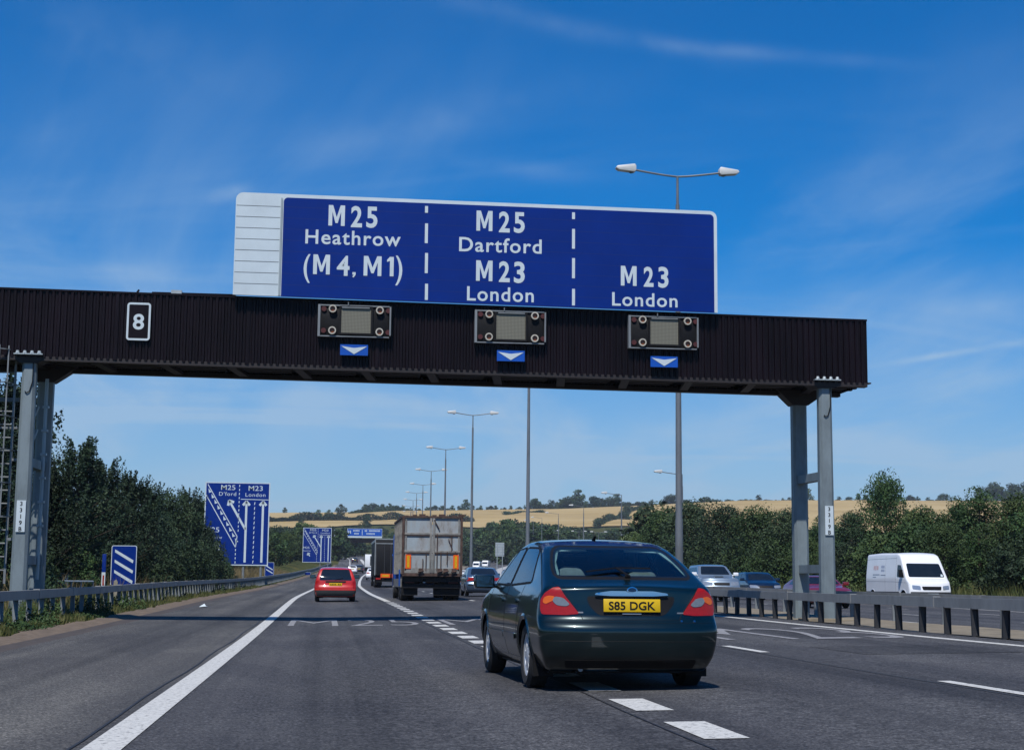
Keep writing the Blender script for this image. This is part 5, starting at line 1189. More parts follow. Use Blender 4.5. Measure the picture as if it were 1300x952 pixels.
    for x in (-.36, .36):
        h = MB(); h.prism([(x-.155, .96), (x+.155, .96), (x+.15, 1.07), (x+.11, 1.135), (x+.05, 1.16), (x-.05, 1.16), (x-.11, 1.135), (x-.15, 1.07)], -1.08, -.97); h.build('headrest', M['seat'], root, bevel=.03)
        f = MB(); f.box(x-.26, x+.26, -.18, .02, .45, 1.05); f.build('front_seat', M['interior'], root, bevel=.06)
        h = MB(); h.prism([(x-.13, 1.08), (x+.13, 1.08), (x+.12, 1.2), (x+.07, 1.25), (x-.07, 1.25), (x-.12, 1.2)], -.15, -.06); h.build('headrest', M['interior'], root, bevel=.03)
    b = MB(); b.box(-.14, .14, .60, .63, 1.22, 1.28); b.build('rear_view_mirror', M['black'], root)
    add_wheels(root, W, wh, rw, M['rim'], .20, 7, .03)
    mirrors(root, sh, .80, 1.00, M['green'])
    for s in (1, -1):
        e = [(-.78, .74), (-.42, .72), (-.42, .60), (-.76, .62)]; patch(sh, 'headlamp', 'front', e if s == 1 else mir(e), M['clearlens'], root, off=.006, step=.05, r=.03)
green_car()

# ---- generic cars from the same shell
def make_car(px, Y, zf, heading, paint, label, group=None, style='hatch', cell=.06, name='car', cat='car', X=None, lod=1, plate='plate', bumper=None, **kw):
    x = at_y(px, 740, Y)[0] if X is None else X; g = float(zf(np.array(x), np.array(float(Y)))); root = empty(name, (x, Y, g), heading, label, cat, group)
    S = dict(
      hatch=dict(L=4.1, W=1.69, H=1.40, top=((-2.3, .85), (-2.06, .80), (-2.0, .88), (-1.66, 1.33), (-1.3, 1.385), (-.4, 1.41), (.2, 1.39), (.5, 1.31), (1.12, .98), (1.6, .88), (2.0, .72), (2.2, .55)), rg=(.86, 1.30, .66, .54), ws=(1.0, 1.32), sw=((-1.5, .96), (-1.3, 1.28), (-.85, 1.325), (.25, 1.325), (.85, 1.0), (.9, .96)), wh=(-1.28, 1.22), tl=((-.81, .84), (-.68, .84), (-.68, .55), (-.81, .55))),
      saloon=dict(L=4.5, W=1.76, H=1.41, top=((-2.4, .92), (-2.2, .965), (-1.75, 1.0), (-1.15, 1.30), (-.9, 1.375), (-.3, 1.41), (.2, 1.40), (.45, 1.34), (1.1, 1.0), (1.6, .9), (2.1, .76), (2.3, .58)), rg=(1.04, 1.33, .62, .52), ws=(1.03, 1.33), sw=((-1.35, 1.0), (-.95, 1.28), (-.6, 1.335), (.2, 1.335), (.85, 1.02), (.95, .98)), wh=(-1.28, 1.42), tl=((-.84, .90), (-.46, .88), (-.46, .76), (-.84, .72))),
      coupe=dict(L=4.3, W=1.72, H=1.30, top=((-2.3, .86), (-2.05, .92), (-1.3, 1.15), (-.7, 1.28), (-.1, 1.30), (.2, 1.26), (.9, .93), (1.6, .82), (2.0, .68), (2.2, .5)), rg=(.97, 1.2, .58, .46), ws=(.95, 1.23), sw=((-1.2, .93), (-.8, 1.18), (-.2, 1.23), (.1, 1.2), (.7, .92)), wh=(-1.25, 1.25), tl=((-.80, .82), (-.45, .82), (-.45, .70), (-.80, .70))),
      offroad=dict(L=4.4, W=1.76, H=1.62, top=((-2.3, 1.2), (-2.1, 1.3), (-1.95, 1.52), (-1.5, 1.60), (-.2, 1.62), (.2, 1.58), (.85, 1.17), (1.0, 1.1), (1.9, 1.02), (2.15, .85), (2.3, .6)), rg=(1.1, 1.5, .62, .54), ws=(1.17, 1.53), sw=((-1.8, 1.12), (-1.7, 1.45), (0, 1.5), (.65, 1.15), (.7, 1.1)), wh=(-1.3, 1.35), tl=((-.82, 1.0), (-.68, 1.0), (-.68, .7), (-.82, .7))))[style]
    L, W, H = S['L'], S['W'], S['H']
    k = H/1.4
    sh = Shell(L, W, S['top'], rear=((.15, .18), (.3, .04), (.45, 0), (.6, .01), (.66, .06), (.9, .09), (1.0, .12), (1.4, .25 if style == 'hatch' else .6)), front=((.15, .12), (.3, .02), (.55, 0), (.7, .10), (.9, .25)),
               vert=((.15, .88), (.3, .96), (.5, 1), (.75*k, .99), (.90*k, .95), (.98*k, .91), (1.34*k, .74), (1.5*k, .66)), crown=.05, k=.022, z0=.2, bow_r=.12, bow_f=.25)
    rw = .30 if style != 'offroad' else .35
    body = make_body(sh, root, M[paint], cell, S['wh'], rw)
    z0, z1, a, b_ = S['rg']; w0, w1 = S['ws']
    G = M['glassdark']; st = .08 if lod < 2 else .16
    patch(sh, 'rear_window', 'rear', [(-a, z0), (a, z0), (b_, z1), (-b_, z1)], G, root, off=.005, step=st, r=.06, skirt=.006)
    patch(sh, 'windscreen', 'front', [(-.66, w0), (.66, w0), (.54, w1), (-.54, w1)], G, root, off=.005, step=st, r=.06, skirt=.006)
    for v in ('left', 'right'):
        sw = S['sw']; patch(sh, 'side_window', v, sw, G, root, off=.005, step=st, r=.04, skirt=.006)
        if lod < 2:
            band(sh, 'window_pillar', v, [(-.35, sw[0][1]+.01), (-.33, w1-.01)], .06, M[paint], body, off=.012, closed=False, r=0)
            band(sh, 'shut_line', v, [(-.35, sw[0][1]), (-.34, .3)], .012, M['black'], body, off=.002, closed=False, r=0)
    t = [tuple(p) for p in S['tl']]
    for s in (1, -1):
        o = patch(sh, 'tail_lamp', 'rear', t if s == 1 else mir(t), M['lens'], root, off=.008, step=st, r=.03)
        e = [(-.80, .74*k), (-.42, .72*k), (-.42, .59*k), (-.78, .60*k)]; patch(sh, 'headlamp', 'front', e if s == 1 else mir(e), M['clearlens'], root, off=.008, step=st, r=.04)
    patch(sh, 'grille', 'front', [(-.36, .70*k), (.36, .70*k), (.34, .60*k), (-.34, .60*k)], M['black'], root, off=.006, step=st, r=.03)
    patch(sh, 'air_intake', 'front', [(-.5, .42), (.5, .42), (.45, .30), (-.45, .30)], M['black'], root, off=.006, step=st, r=.03)
    if bumper: 
        patch(sh, 'rear_bumper', 'rear', [(-.82, .46), (.82, .46), (.82, .24), (-.82, .24)], M[bumper], root, off=.02, step=st, r=.04, skirt=.02)
        patch(sh, 'front_bumper', 'front', [(-.80, .54), (.80, .54), (.80, .27), (-.80, .27)], M[bumper], root, off=.02, step=st, r=.04, skirt=.02)
    zp = kw.get('plate_z', .74 if style != 'saloon' else .56)
    q = sh.project('rear', [(0, zp)])[0]; pl = plate_px(root, 0, q[1]-.03, zp, .52, .11, None, 0, plate)
    if lod < 2:
        m = MB()
        for i in range(7):
            if i != 4: m.box(-.21+i*.062, -.175+i*.062, -.0085, -.0065, -.028, .03)
        m.build('registration', M['black'], pl)
    q = sh.project('front', [(0, .5)])[0]; b = MB(); b.box(-.26, .26, -.006, .006, -.055, .055); o = b.build('number_plate', M['white'], root); o.location = (0, q[1]+.02, .5)
    if lod < 2: b = MB(); b.box(-.68, .68, -L/2+.25, L/2-.25, .17, .26); b.build('underbody', M['black'], root)
    add_wheels(root, W, S['wh'], rw, M['rimdull'], .18, 6, .03)
    if lod < 2: mirrors(root, sh, S['ws'][0]*0+.72, w0+.02, M[kw.get('mir', 'black')])
    return root, sh, body
zr_ = lambda X, Y: rz(X, Y)
# red car ahead: estate-like tail, grey bumper, black panel above the plate
r, sh, bd = make_car(425.2, 70.2, zr_, R(0.5), 'red', 'red hatchback with grey bumpers driving ahead in the left lane', cell=.035, bumper='bumpergrey', name='hatchback', plate_z=.70)
patch(sh, 'tailgate_panel', 'rear', [(-.42, .835), (.42, .835), (.40, .765), (-.40, .765)], M['blackpaint'], r, off=.006, step=.06, r=.02)
band(sh, 'shut_line', 'rear', [(-.66, .83), (-.64, .46), (.64, .46), (.66, .83)], .012, M['black'], bd, off=.002, closed=False, r=0)
on_shell_bar(sh, 'rear_wiper', 'rear', (-.02, .88), (.30, .95), .015, .015, M['black'], r, .02)
# blue-grey saloon in the next lane
r, sh, bd = make_car(609.5, 82.6, lambda X, Y: zr_(X, Y)+.0, 0, 'bluegrey', 'blue-grey saloon ahead in the right-hand lane beside the grey lorry', style='saloon', cell=.035, name='saloon_car', mir='bluegrey')
band(sh, 'shut_line', 'rear', [(-.62, .97), (-.60, .70), (.60, .70), (.62, .97)], .012, M['black'], bd, off=.002, closed=False, r=0)
patch(sh, 'bumper_strip', 'rear', [(-.8, .55), (.8, .55), (.8, .50), (-.8, .50)], M['blackpaint'], bd, off=.01, step=.06, r=.01)
make_car(447, 290, zr_, R(-1), 'vanwhite', 'small white car far ahead on the slip road', 'distant cars ahead', cell=.09, lod=2)
make_car(455.3, 296, zr_, R(-1), 'charcoal', 'small dark car beside the distant white car', 'distant cars ahead', cell=.09, lod=2)
make_car(473.5, 202, zr_, R(-1), 'vanwhite', 'white car just left of the black lorry, partly hidden by it', 'distant cars ahead', cell=.07, lod=2, style='saloon')
make_car(450, 470, lambda X, Y: roadz(Y), R(-1), 'charcoal', 'tiny dark car farthest up the slip road', 'distant cars ahead', cell=.12, lod=2)
# oncoming vehicles
opp = lambda X, Y: oz(X, Y)
r, sh, bd = make_car(903, 74, opp, R(180), 'silver', 'silver-blue off-road car with bonnet scoop coming the other way behind the barrier', 'oncoming cars', style='offroad', cell=.04, mir='vanwhite')
patch(sh, 'bonnet_scoop', 'top', [(-.22, 1.45), (.22, 1.45), (.20, 1.25), (-.20, 1.25)], M['silver'], bd, off=.05, step=.05, r=.03, skirt=.05)
patch(sh, 'scoop_mouth', 'top', [(-.19, 1.52), (.19, 1.52), (.19, 1.455), (-.19, 1.455)], M['black'], bd, off=.02, step=.05, r=.01, skirt=.02)
make_car(960, 84, opp, R(180), 'navy', 'dark blue car coming the other way to the right of the silver one', 'oncoming cars', style='hatch', cell=.04, mir='navy')
rc_, _a, _b = make_car(1037, 60, opp, R(180), 'darkredpaint', 'low dark red car coming the other way behind the right gantry leg', 'oncoming cars', style='coupe', cell=.04, mir='darkredpaint'); rc_.scale = (.95, .93, .9)
make_car(640.5, 385, opp, R(160), 'silver', 'tiny silver car on the curve of the opposite carriageway', 'distant oncoming cars', cell=.1, lod=2, X=at_y(643, 740, 385)[0])
make_car(641.5, 425, opp, R(160), 'red', 'tiny red car behind the silver one on the far curve', 'distant oncoming cars', cell=.1, lod=2, X=at_y(646, 740, 425)[0])
make_car(650, 455, opp, R(155), 'vanwhite', 'tiny white car farther back on the far curve', 'distant oncoming cars', cell=.1, lod=2, X=at_y(653, 740, 455)[0])
make_car(652, 500, opp, R(155), 'bluegrey', 'tiny blue car farthest back on the far curve', 'distant oncoming cars', cell=.1, lod=2, X=at_y(657, 740, 500)[0])
make_car(592, 350, ov, R(170), 'charcoal', 'small dark car between the grey lorry and a lamp post', 'distant oncoming cars', cell=.1, lod=2, X=at_y(594, 740, 350)[0])
make_car(588, 330, ov, R(170), 'vanwhite', 'tiny white car at the right edge of the grey lorry', 'distant oncoming cars', cell=.1, lod=2, X=at_y(588, 740, 330)[0])

# vans
def van(px, Y, zf, heading, label, group, detail, cell, X=None, L=5.3):
    x = at_y(px, 740, Y)[0] if X is None else X; g = float(zf(np.array(x), np.array(float(Y)))); root = empty('van', (x, Y, g), heading, label, 'van', group)
    sh = Shell(5.3, 2.02, ((-2.8, 2.25), (-2.55, 2.34), (-1, 2.39), (1.0, 2.37), (1.3, 2.28), (1.5, 2.06), (2.08, 1.26), (2.2, 1.18), (2.5, 1.04), (2.65, .90), (2.8, .7)), rear=((.2, .05), (.4, 0), (1.2, 0), (2.3, .08), (2.5, .2)), front=((.2, .08), (.4, 0), (.7, .02), (1.0, .12), (1.3, .2)),
               vert=((.2, .95), (.45, 1), (1.2, 1), (1.4, .985), (2.3, .90), (2.5, .86)), crown=.05, k=.03, z0=.28, bow_r=.05, bow_f=.22)
    rw = .33; wh = (-1.75, 1.75); body = make_body(sh, root, M['vanwhite'], cell, wh, rw)
    patch(sh, 'windscreen', 'front', [(-.84, 1.27), (.84, 1.27), (.78, 1.88), (-.78, 1.88)], M['glassdark'], root, off=.006, step=.12, r=.07)
    for v in ('left', 'right'):
        patch(sh, 'side_window', v, [(1.1, 1.28), (1.85, 1.25), (1.80, 1.36), (1.45, 1.80), (1.1, 1.82)], M['glassdark'], root, off=.006, step=.12, r=.05)
        if detail:
            for pts in ([(.95, 2.2), (.93, .5)], [(-.25, 2.2), (-.25, .5)], [(-2.5, 1.08), (.9, 1.06), (2.0, 1.02)], [(.95, 1.18), (1.0, 1.16)]): band(sh, 'shut_line', v, pts, .018, M['bumpergrey'], body, off=.003, closed=False, r=0)
            band(sh, 'roof_seam', v, [(-2.5, 2.08), (.95, 2.12)], .02, M['signback'], body, off=.006, closed=False, r=0)
            patch(sh, 'side_moulding', v, [(-2.5, .62), (1.3, .62), (1.3, .50), (-2.5, .50)], M['bumpergrey'], body, off=.012, step=.15, r=.02)
    if detail:   # faded livery on the side facing us (right side of the van)
        pr = simple('faded_red_print', (.80, .58, .58), .6); pb = simple('faded_blue_print', (.50, .56, .68), .6); pk = simple('faded_dark_print', (.30, .34, .40), .6)
        for a, b, z0, z1, mm in ((-.75, -.60, 1.60, 1.78, pr), (-.55, -.42, 1.58, 1.80, pr), (-.37, -.18, 1.60, 1.78, pr), (.15, .55, 1.68, 1.80, pb), (.15, .55, 1.52, 1.62, pb), (-.8, .0, 1.36, 1.40, pk), (.15, .7, 1.34, 1.38, pk), (-.8, -.4, 1.25, 1.285, pk)):
            patch(sh, 'side_print', 'right', [(a-.9, z0), (b-.9, z0), (b-.9, z1), (a-.9, z1)], mm, body, off=.004, step=.15, r=.01, skirt=0)
        patch(sh, 'tax_disc', 'front', [(-.78, 1.30), (-.67, 1.30), (-.69, 1.40), (-.78, 1.40)], M['white'], body, off=.010, step=.1, r=.01, skirt=0)
        band(sh, 'bonnet_line', 'front', [(-.8, 1.20), (.8, 1.20)], .015, M['bumpergrey'], body, off=.003, closed=False, r=0)
    for s in (1, -1):
        e = [(-.86, .92), (-.52, .88), (-.52, .70), (-.86, .74)]; patch(sh, 'headlamp', 'front', e if s == 1 else mir(e), M['clearlens'], root, off=.01, step=.1, r=.04)
        b = MB(); b.box(s*1.08-.09, s*1.08+.09, 1.65, 1.75, 1.25, 1.6); b.bar((s*.9, 1.7, 1.33), (s*1.08, 1.7, 1.33), .05, .05); b.build('door_mirror', M['black'], root, bevel=.03)
        e = [(-.93, 1.5), (-.84, 1.5), (-.84, 1.1), (-.93, 1.1)]; patch(sh, 'tail_lamp', 'rear', e if s == 1 else mir(e), M['lens'], root, off=.01, step=.1, r=.03)
    patch(sh, 'grille', 'front', [(-.46, .86), (.46, .86), (.42, .70), (-.42, .70)], M['black'], root, off=.008, step=.1, r=.04)
    patch(sh, 'front_bumper', 'front', [(-.94, .62), (.94, .62), (.94, .34), (-.94, .34)], M['bumpergrey'], root, off=.02, step=.1, r=.04, skirt=.02)
    b = MB(); b.box(-.26, .26, 2.68, 2.70, .44, .55); b.build('number_plate', M['white'], root); b = MB(); b.box(-.8, .8, -2.4, 2.3, .22, .36); b.build('underbody', M['black'], root)
    add_wheels(root, 2.0, wh, rw, M['rimdull'], .2, 6, .05); return root
vn_ = van(1153, 71.5, opp, R(180+7), 'white high-roof van with faded livery coming the other way on the right', None, True, .05); vn_.scale = (1, .85, .965)
van(605.5, 470, ov, R(165), 'tall white van beside the lamp post above the blue-grey saloon', 'distant white vans', False, .14)
van(616.5, 500, ov, R(165), 'white van right of another one above the blue-grey saloon', 'distant white vans', False, .14)

# ---- grey tipping lorry
def truck_wheels(root, axles, W, rw=.5, twin=True):
    for wy in axles:
        for s in (-1, 1):
            b = MB(); h = .27 if twin else .15; xo = s*(W/2-.02); cx = xo-s*h; 
            prof = [(-h, rw*.5), (-h, rw*.9), (-h+.04, rw), (-.03, rw), (-.02, rw*.85), (.02, rw*.85), (.03, rw), (h-.04, rw), (h, rw*.9), (h, rw*.5)]
            b.lathe(prof, (cx, wy, rw), 'x', 30); w = b.build('wheel', M['rubber'], root, smooth=True)
            b = MB(); b.lathe([(s*(h-.01), rw*.52), (s*(h-.08), rw*.42), (s*(h-.05), rw*.25), (s*(h), .12), (s*(h+.02), .001)], (cx, wy, rw), 'x', 20); b.lathe([(-s*(h-.01), rw*.52), (-s*(h-.03), .001)], (cx, wy, rw), 'x', 20); b.build('hub', M['rimdull'], w, smooth=True)
def grey_lorry():
    Y = 68.6; x = at_y(548, 740, Y)[0]; g = float(rz(np.array(x), np.array(Y))); root = empty('tipper_lorry', (x, Y+4, g), 0, 'grey weathered bulk tipper lorry with rusty ribs and orange reflectors in the middle lane', 'lorry')
    yb = -4.0; zt = at_y(548, 655, Y)[2]-g; zb = at_y(548, 727.5, Y)[2]-g; Wd = 2.5; hw = Wd/2; Lb = 8.0
    b = MB(); t = .05
    b.box(-hw+.06, hw-.06, yb+.05, yb+Lb, zb, zb+.08); b.box(-hw+.06, -hw+.06+t, yb+.06, yb+Lb, zb+.08, zt-.06); b.box(hw-.06-t, hw-.06, yb+.06, yb+Lb, zb+.08, zt-.06); b.box(-hw+.12, hw-.12, yb+Lb-t, yb+Lb-.002, zb+.08, zt-.08)
    body = b.build('tipping_body', M['alloy'], root)
    d = MB()      # rear doors: two leaves of plate
    d.box(-hw+.10, -.11, yb+.02, yb+.07, zb+.1, zt-.08); d.box(.11, hw-.10, yb+.02, yb+.07, zb+.1, zt-.08); dr = d.build('rear_door', M['alloy'], root)
    d = MB(); d.box(-.10, -.015, yb-.05, yb+.05, zb+.02, zt-.04); d.box(.015, .10, yb-.05, yb+.05, zb+.02, zt-.04); d.build('centre_post', M['ribs'], dr, bevel=.01)
    z1 = at_y(548, 677.6, Y)[2]-g; z2 = at_y(548, 700, Y)[2]-g; rb = MB()
    for z in (z1, z2):
        rb.box(-hw+.09, -.105, yb-.035, yb+.03, z-.045, z+.045); rb.box(.105, hw-.09, yb-.035, yb+.03, z-.045, z+.045)
    rb.build('door_rib', M['ribs'], dr, bevel=.01)
    rs = MB()
    for z in (z1, z2): rs.box(-hw+.09, hw-.09, yb-.03, yb+.02, z-.085, z-.05)
    rs.box(-hw+.02, hw-.02, yb-.06, yb+.08, zt-.07, zt); rs.box(-hw+.0, -hw+.10, yb-.055, yb+.1, zb-.05, zt-.071); rs.box(hw-.10, hw, yb-.055, yb+.1, zb-.05, zt-.071)
    rs.box(-hw+.02, hw-.02, yb-.04, yb+.1, zb-.12, zb+.0)
    rs.box(-hw-.01, -hw+.08, yb+.1, yb+Lb, zt-.07, zt+.0); rs.box(hw-.08, hw+.01, yb+.1, yb+Lb, zt-.07, zt)
    for k in range(9):   # jagged remains of sheeting along the top rim
        xx = -1.1+k*.27; rs.box(xx, xx+.1+.08*(k % 3), yb-.02, yb+.05, zt, zt+.02+.03*((k*7) % 3))
    rs.build('rusty_frame', M['rust'], root)
    sr = MB()
    for yy in np.arange(yb+.7, yb+Lb-.2, .85):
        for s in (-1, 1): sr.box(min(s*(hw-.062), s*hw), max(s*(hw-.062), s*hw), yy, yy+.09, zb-.02, zt-.075)
    for s in (-1, 1):
        for z in (z1, z2): sr.box(min(s*(hw-.061), s*(hw-.02)), max(s*(hw-.061), s*(hw-.02)), yb+.11, yb+Lb, z-.04, z+.04)
    sr.build('side_rib', M['ribs'], root)
    vp = MB()
    for xx, za, zc in ((.20, zb+.1, z1), (.36, zb+.1, z2), (.62, zb+.35, z2), (.80, z2, z1-.05), (-.25, zb+.1, z2-.1), (-.38, zb+.1, z2-.3), (.95, zb+.1, z2)): vp.tube((xx, yb-.03, za), (xx, yb-.03, zc), .02, n=6)
    vp.bar((.06, yb-.05, zt-.15), (.28, yb-.04, z1+.2), .05, .03); vp.bar((.66, yb-.04, z1-.2), (.84, yb-.04, z2+.1), .035, .03); vp.build('locking_bar', M['rust'], root)
    hg = MB()
    for xx in (-hw+.16, hw-.16): hg.box(xx-.025, xx+.025, yb-.03, yb+.0, zb+.1, zt-.1)
    hg.build('door_edge', M['ribs'], root)
    # bottom rail with latches, orange marker boards
    lr = MB(); lr.box(-hw+.12, hw-.12, yb-.03, yb+.06, zb+.005, zb+.2); lr.build('bottom_rail', M['ribs'], root)
    lt = MB()
    for xx in (-.46, .32, .56, .9):
        lt = MB(); lt.box(xx-.09, xx+.09, yb-.10, yb-.03, zb+.06, zb+.2); lt.tube((xx-.12, yb-.12, zb+.04), (xx+.12, yb-.12, zb+.1), .03); lt.build('latch', M['rust'], root)
    zA = at_y(548, 704, Y)[2]-g; zB = at_y(548, 722, Y)[2]-g
    for xx in (-.98, .98):
        o = MB(); o.box(xx-.11, xx+.11, yb-.055, yb-.035, zB, zA); o = o.build('marker_board', M['orange'], root); q = MB(); q.box(xx-.05, xx+.05, yb-.062, yb-.057, zB+.05, zA-.05); q.build('reflector', M['yelref'], o)
    # chassis, underrun bar, mudguards, lamps
    c = MB(); c.box(-.45, -.33, yb+.3, yb+9.5, zb-.42, zb-.13); c.box(.33, .45, yb+.3, yb+9.5, zb-.42, zb-.13); c.box(-1.15, 1.15, yb+.25, yb+.35, .52, .68); c.box(-1.2, 1.2, yb+.15, yb+.6, zb-.35, zb-.125); c.build('chassis', M['blackpaint'], root)
    for s in (-1, 1):
        m = MB(); m.box(min(s*.1 if s > 0 else s*.55, s*1.2), max(s*.1 if s > 0 else s*.55, s*1.2), yb+.42, yb+.44, .22, 1.1); m.build('mud_flap', M['black'], root)
        m = MB(); m.box(min(s*.7, s*1.1), max(s*.7, s*1.1), yb+.2, yb+.25, .72, .85); lc = m.build('lamp_cluster', M['darkred'], root)
    m = MB(); m.box(-.28, .28, yb+.22, yb+.245, .74, .86); m.build('number_plate', M['rust'], root)
    m = MB(); m.tube((-.3, yb+.2, zb-.33), (-.3, yb+.15, zb-.33), .07, n=14); m.build('round_lamp', M['signback'], root)
    gd = MB(); gd.box(-1.24, -1.20, yb+.8, yb+7.6, .55, .9); gd.box(1.20, 1.24, yb+.8, yb+7.6, .55, .9); gd.build('side_guard', M['ribs'], root)
    tp = MB(); tp.box(-1.28, -1.245, yb+1.2, yb+1.9, .6, zb+.15); tp.build('blue_side_panel', M['tarp'], root)
    # cab ahead of the body
    cb = MB(); cb.prismx([(yb+Lb+.15, .8), (yb+Lb+.15, 2.9), (yb+Lb+.5, 3.05), (yb+Lb+1.9, 2.95), (yb+Lb+2.25, 1.7), (yb+Lb+2.3, .5), (yb+Lb+1.0, .5)], -1.2, 1.2); cab = cb.build('cab', M['tarp'], root, bevel=.06)
    w = MB(); w.box(-1.05, 1.05, yb+Lb+2.1, yb+Lb+2.14, 1.8, 2.6); w.build('windscreen', M['glassdark'], cab)
    truck_wheels(root, (yb+1.3, yb+2.65, yb+8.9), 2.46)
grey_lorry()
def black_lorry():
    Y = 131; x = at_y(495.6, 740, Y)[0]; g = float(rz(np.array(x), np.array(float(Y)))); root = empty('box_lorry', (x, Y+5, g), 0, 'tall black box lorry ahead of the grey tipper, with an orange rear marker', 'lorry')
    zt = at_y(495, 684.7, Y)[2]-g; yb = -5
    b = MB(); b.box(-1.25, 1.25, yb, yb+10, .95, zt); b.build('box_body', M['blackpaint'], root, bevel=.03)
    b = MB(); b.box(-1.27, 1.27, yb-.03, yb+.12, zt-.02, zt+.08); b.box(-1.27, -1.2, yb-.03, yb-.002, .95, zt-.03); b.box(1.2, 1.27, yb-.03, yb-.002, .95, zt-.03); b.box(-1.19, 1.19, yb-.03, yb-.002, zt-.35, zt-.28); b.build('rear_frame', M['post'], root)
    b = MB(); b.box(-1.275, -1.252, yb+.1, yb+9.9, zt-.2, zt-.02); b.build('side_rail', M['galvlight'], root)
    b = MB(); b.box(-.02, .02, yb-.02, yb-.003, 1.0, zt-.36); b.box(-1.17, -1.12, yb-.02, yb-.003, 1.0, zt-.36)
    for xx in (-.5, .5): b.tube((xx, yb-.03, 1.0), (xx, yb-.03, zt-.4), .02, n=6)
    b.build('door_gear', M['bumpergrey'], root)
    z0 = at_y(490, 733, Y)[2]-g; z1 = at_y(490, 728, Y)[2]-g
    for a, c in ((-.78, -.03), (.1, .85)): b = MB(); b.box(a, c, yb-.05, yb-.032, z0, z1); o = b.build('marker_board', M['orange'], root); b = MB(); b.box(a+.12, c-.12, yb-.057, yb-.052, z0+.08, z1-.08); b.build('reflector', M['yelref'], o)
    b = MB(); b.box(.1, .5, yb-.03, yb-.018, 2.45, 2.6); b.build('blue_reflection', M['tarp'], root)  # small blue reflection on the rear doors, painted as a thin panel
    b = MB(); b.box(-1.1, 1.1, yb+.1, yb+.2, .45, .6); b.box(-.45, .45, yb+.2, yb+9, .6, .95); b.build('chassis', M['black'], root)
    for s in (-1, 1): b = MB(); b.box(min(s*.65, s*1.2), max(s*.65, s*1.2), yb+.35, yb+.37, .2, .93); b.build('mud_flap', M['black'], root); b = MB(); b.box(min(s*.75, s*1.15), max(s*.75, s*1.15), yb+.04, yb+.1, .62, .75); b.build('lamp_cluster', M['lens'], root)
    b = MB(); b.prismx([(yb+10.2, .8), (yb+10.2, 3.0), (yb+11.8, 2.9), (yb+12.3, 1.6), (yb+12.3, .5)], -1.2, 1.2); b.build('cab', M['charcoal'], root, bevel=.05)
    truck_wheels(root, (yb+1.8, yb+3.1, yb+11), 2.46)
black_lorry()
def white_truck():
    Y = 320; x = at_y(470.5, 740, Y)[0]; g = float(rz(np.array(x), np.array(float(Y)))); root = empty('box_lorry', (x, Y+3, g), 0, 'distant white box lorry showing past the left edge of the black lorry', 'lorry'); yb = -3
    zt = at_y(468, 703.5, Y)[2]-g; b = MB(); b.box(-1.15, 1.15, yb, yb+6, .8, zt); b.build('box_body', M['vanwhite'], root, bevel=.04)
    b = MB(); b.box(-.2, .95, yb-.02, yb-.003, 1.1, zt-.3); b.build('rear_door', M['charcoal'], root); b = MB(); b.box(-.9, .9, yb+.1, yb+5.5, .4, .8); b.build('chassis', M['black'], root)
    b = MB(); b.prismx([(yb+6.1, .6), (yb+6.1, 2.4), (yb+7.3, 2.3), (yb+7.8, 1.4), (yb+7.8, .4)], -1.05, 1.05); b.build('cab', M['vanwhite'], root, bevel=.05)
    truck_wheels(root, (yb+1.2, yb+6.6), 2.2, .4)
white_truck()

# ------------------------------------------------------------------ light and sky
SUN = Vector((-.2, -.64, 1.0)).normalized(); EL = math.asin(SUN.z); AZ = math.atan2(SUN.x, SUN.y)
sl = bpy.data.lights.new('sun', 'SUN'); sl.energy = 5.0; sl.angle = R(.53); sl.color = (1, .96, .90); so = bpy.data.objects.new('sun', sl); COL.objects.link(so)
so.rotation_euler = SUN.to_track_quat('Z', 'Y').to_euler(); so.location = (0, -20, 60)
w = bpy.data.worlds.new('World'); SC.world = w; w.use_nodes = True; nt = w.node_tree; nt.nodes.clear()
out = nt.nodes.new('ShaderNodeOutputWorld'); bg = nt.nodes.new('ShaderNodeBackground'); sky = nt.nodes.new('ShaderNodeTexSky'); sky.sky_type = 'NISHITA'; sky.sun_disc = False
sky.sun_elevation = EL; sky.sun_rotation = AZ % (2*math.pi); sky.air_density = 1.0; sky.dust_density = .25; sky.ozone_density = 4.0; sky.altitude = 120
tc = nt.nodes.new('ShaderNodeTexCoord')
hs = nt.nodes.new('ShaderNodeHueSaturation'); hs.inputs['Saturation'].default_value = 1.36; hs.inputs['Hue'].default_value = .5; bl = nt.nodes.new('ShaderNodeMix'); bl.data_type = 'RGBA'; bl.blend_type = 'MULTIPLY'; bl.inputs[0].default_value = 1; nt.links.new(sky.outputs[0], bl.inputs[6]); bl.inputs[7].default_value = (.80, 1.03, 1.34, 1); nt.links.new(bl.outputs[2], hs.inputs['Color'])
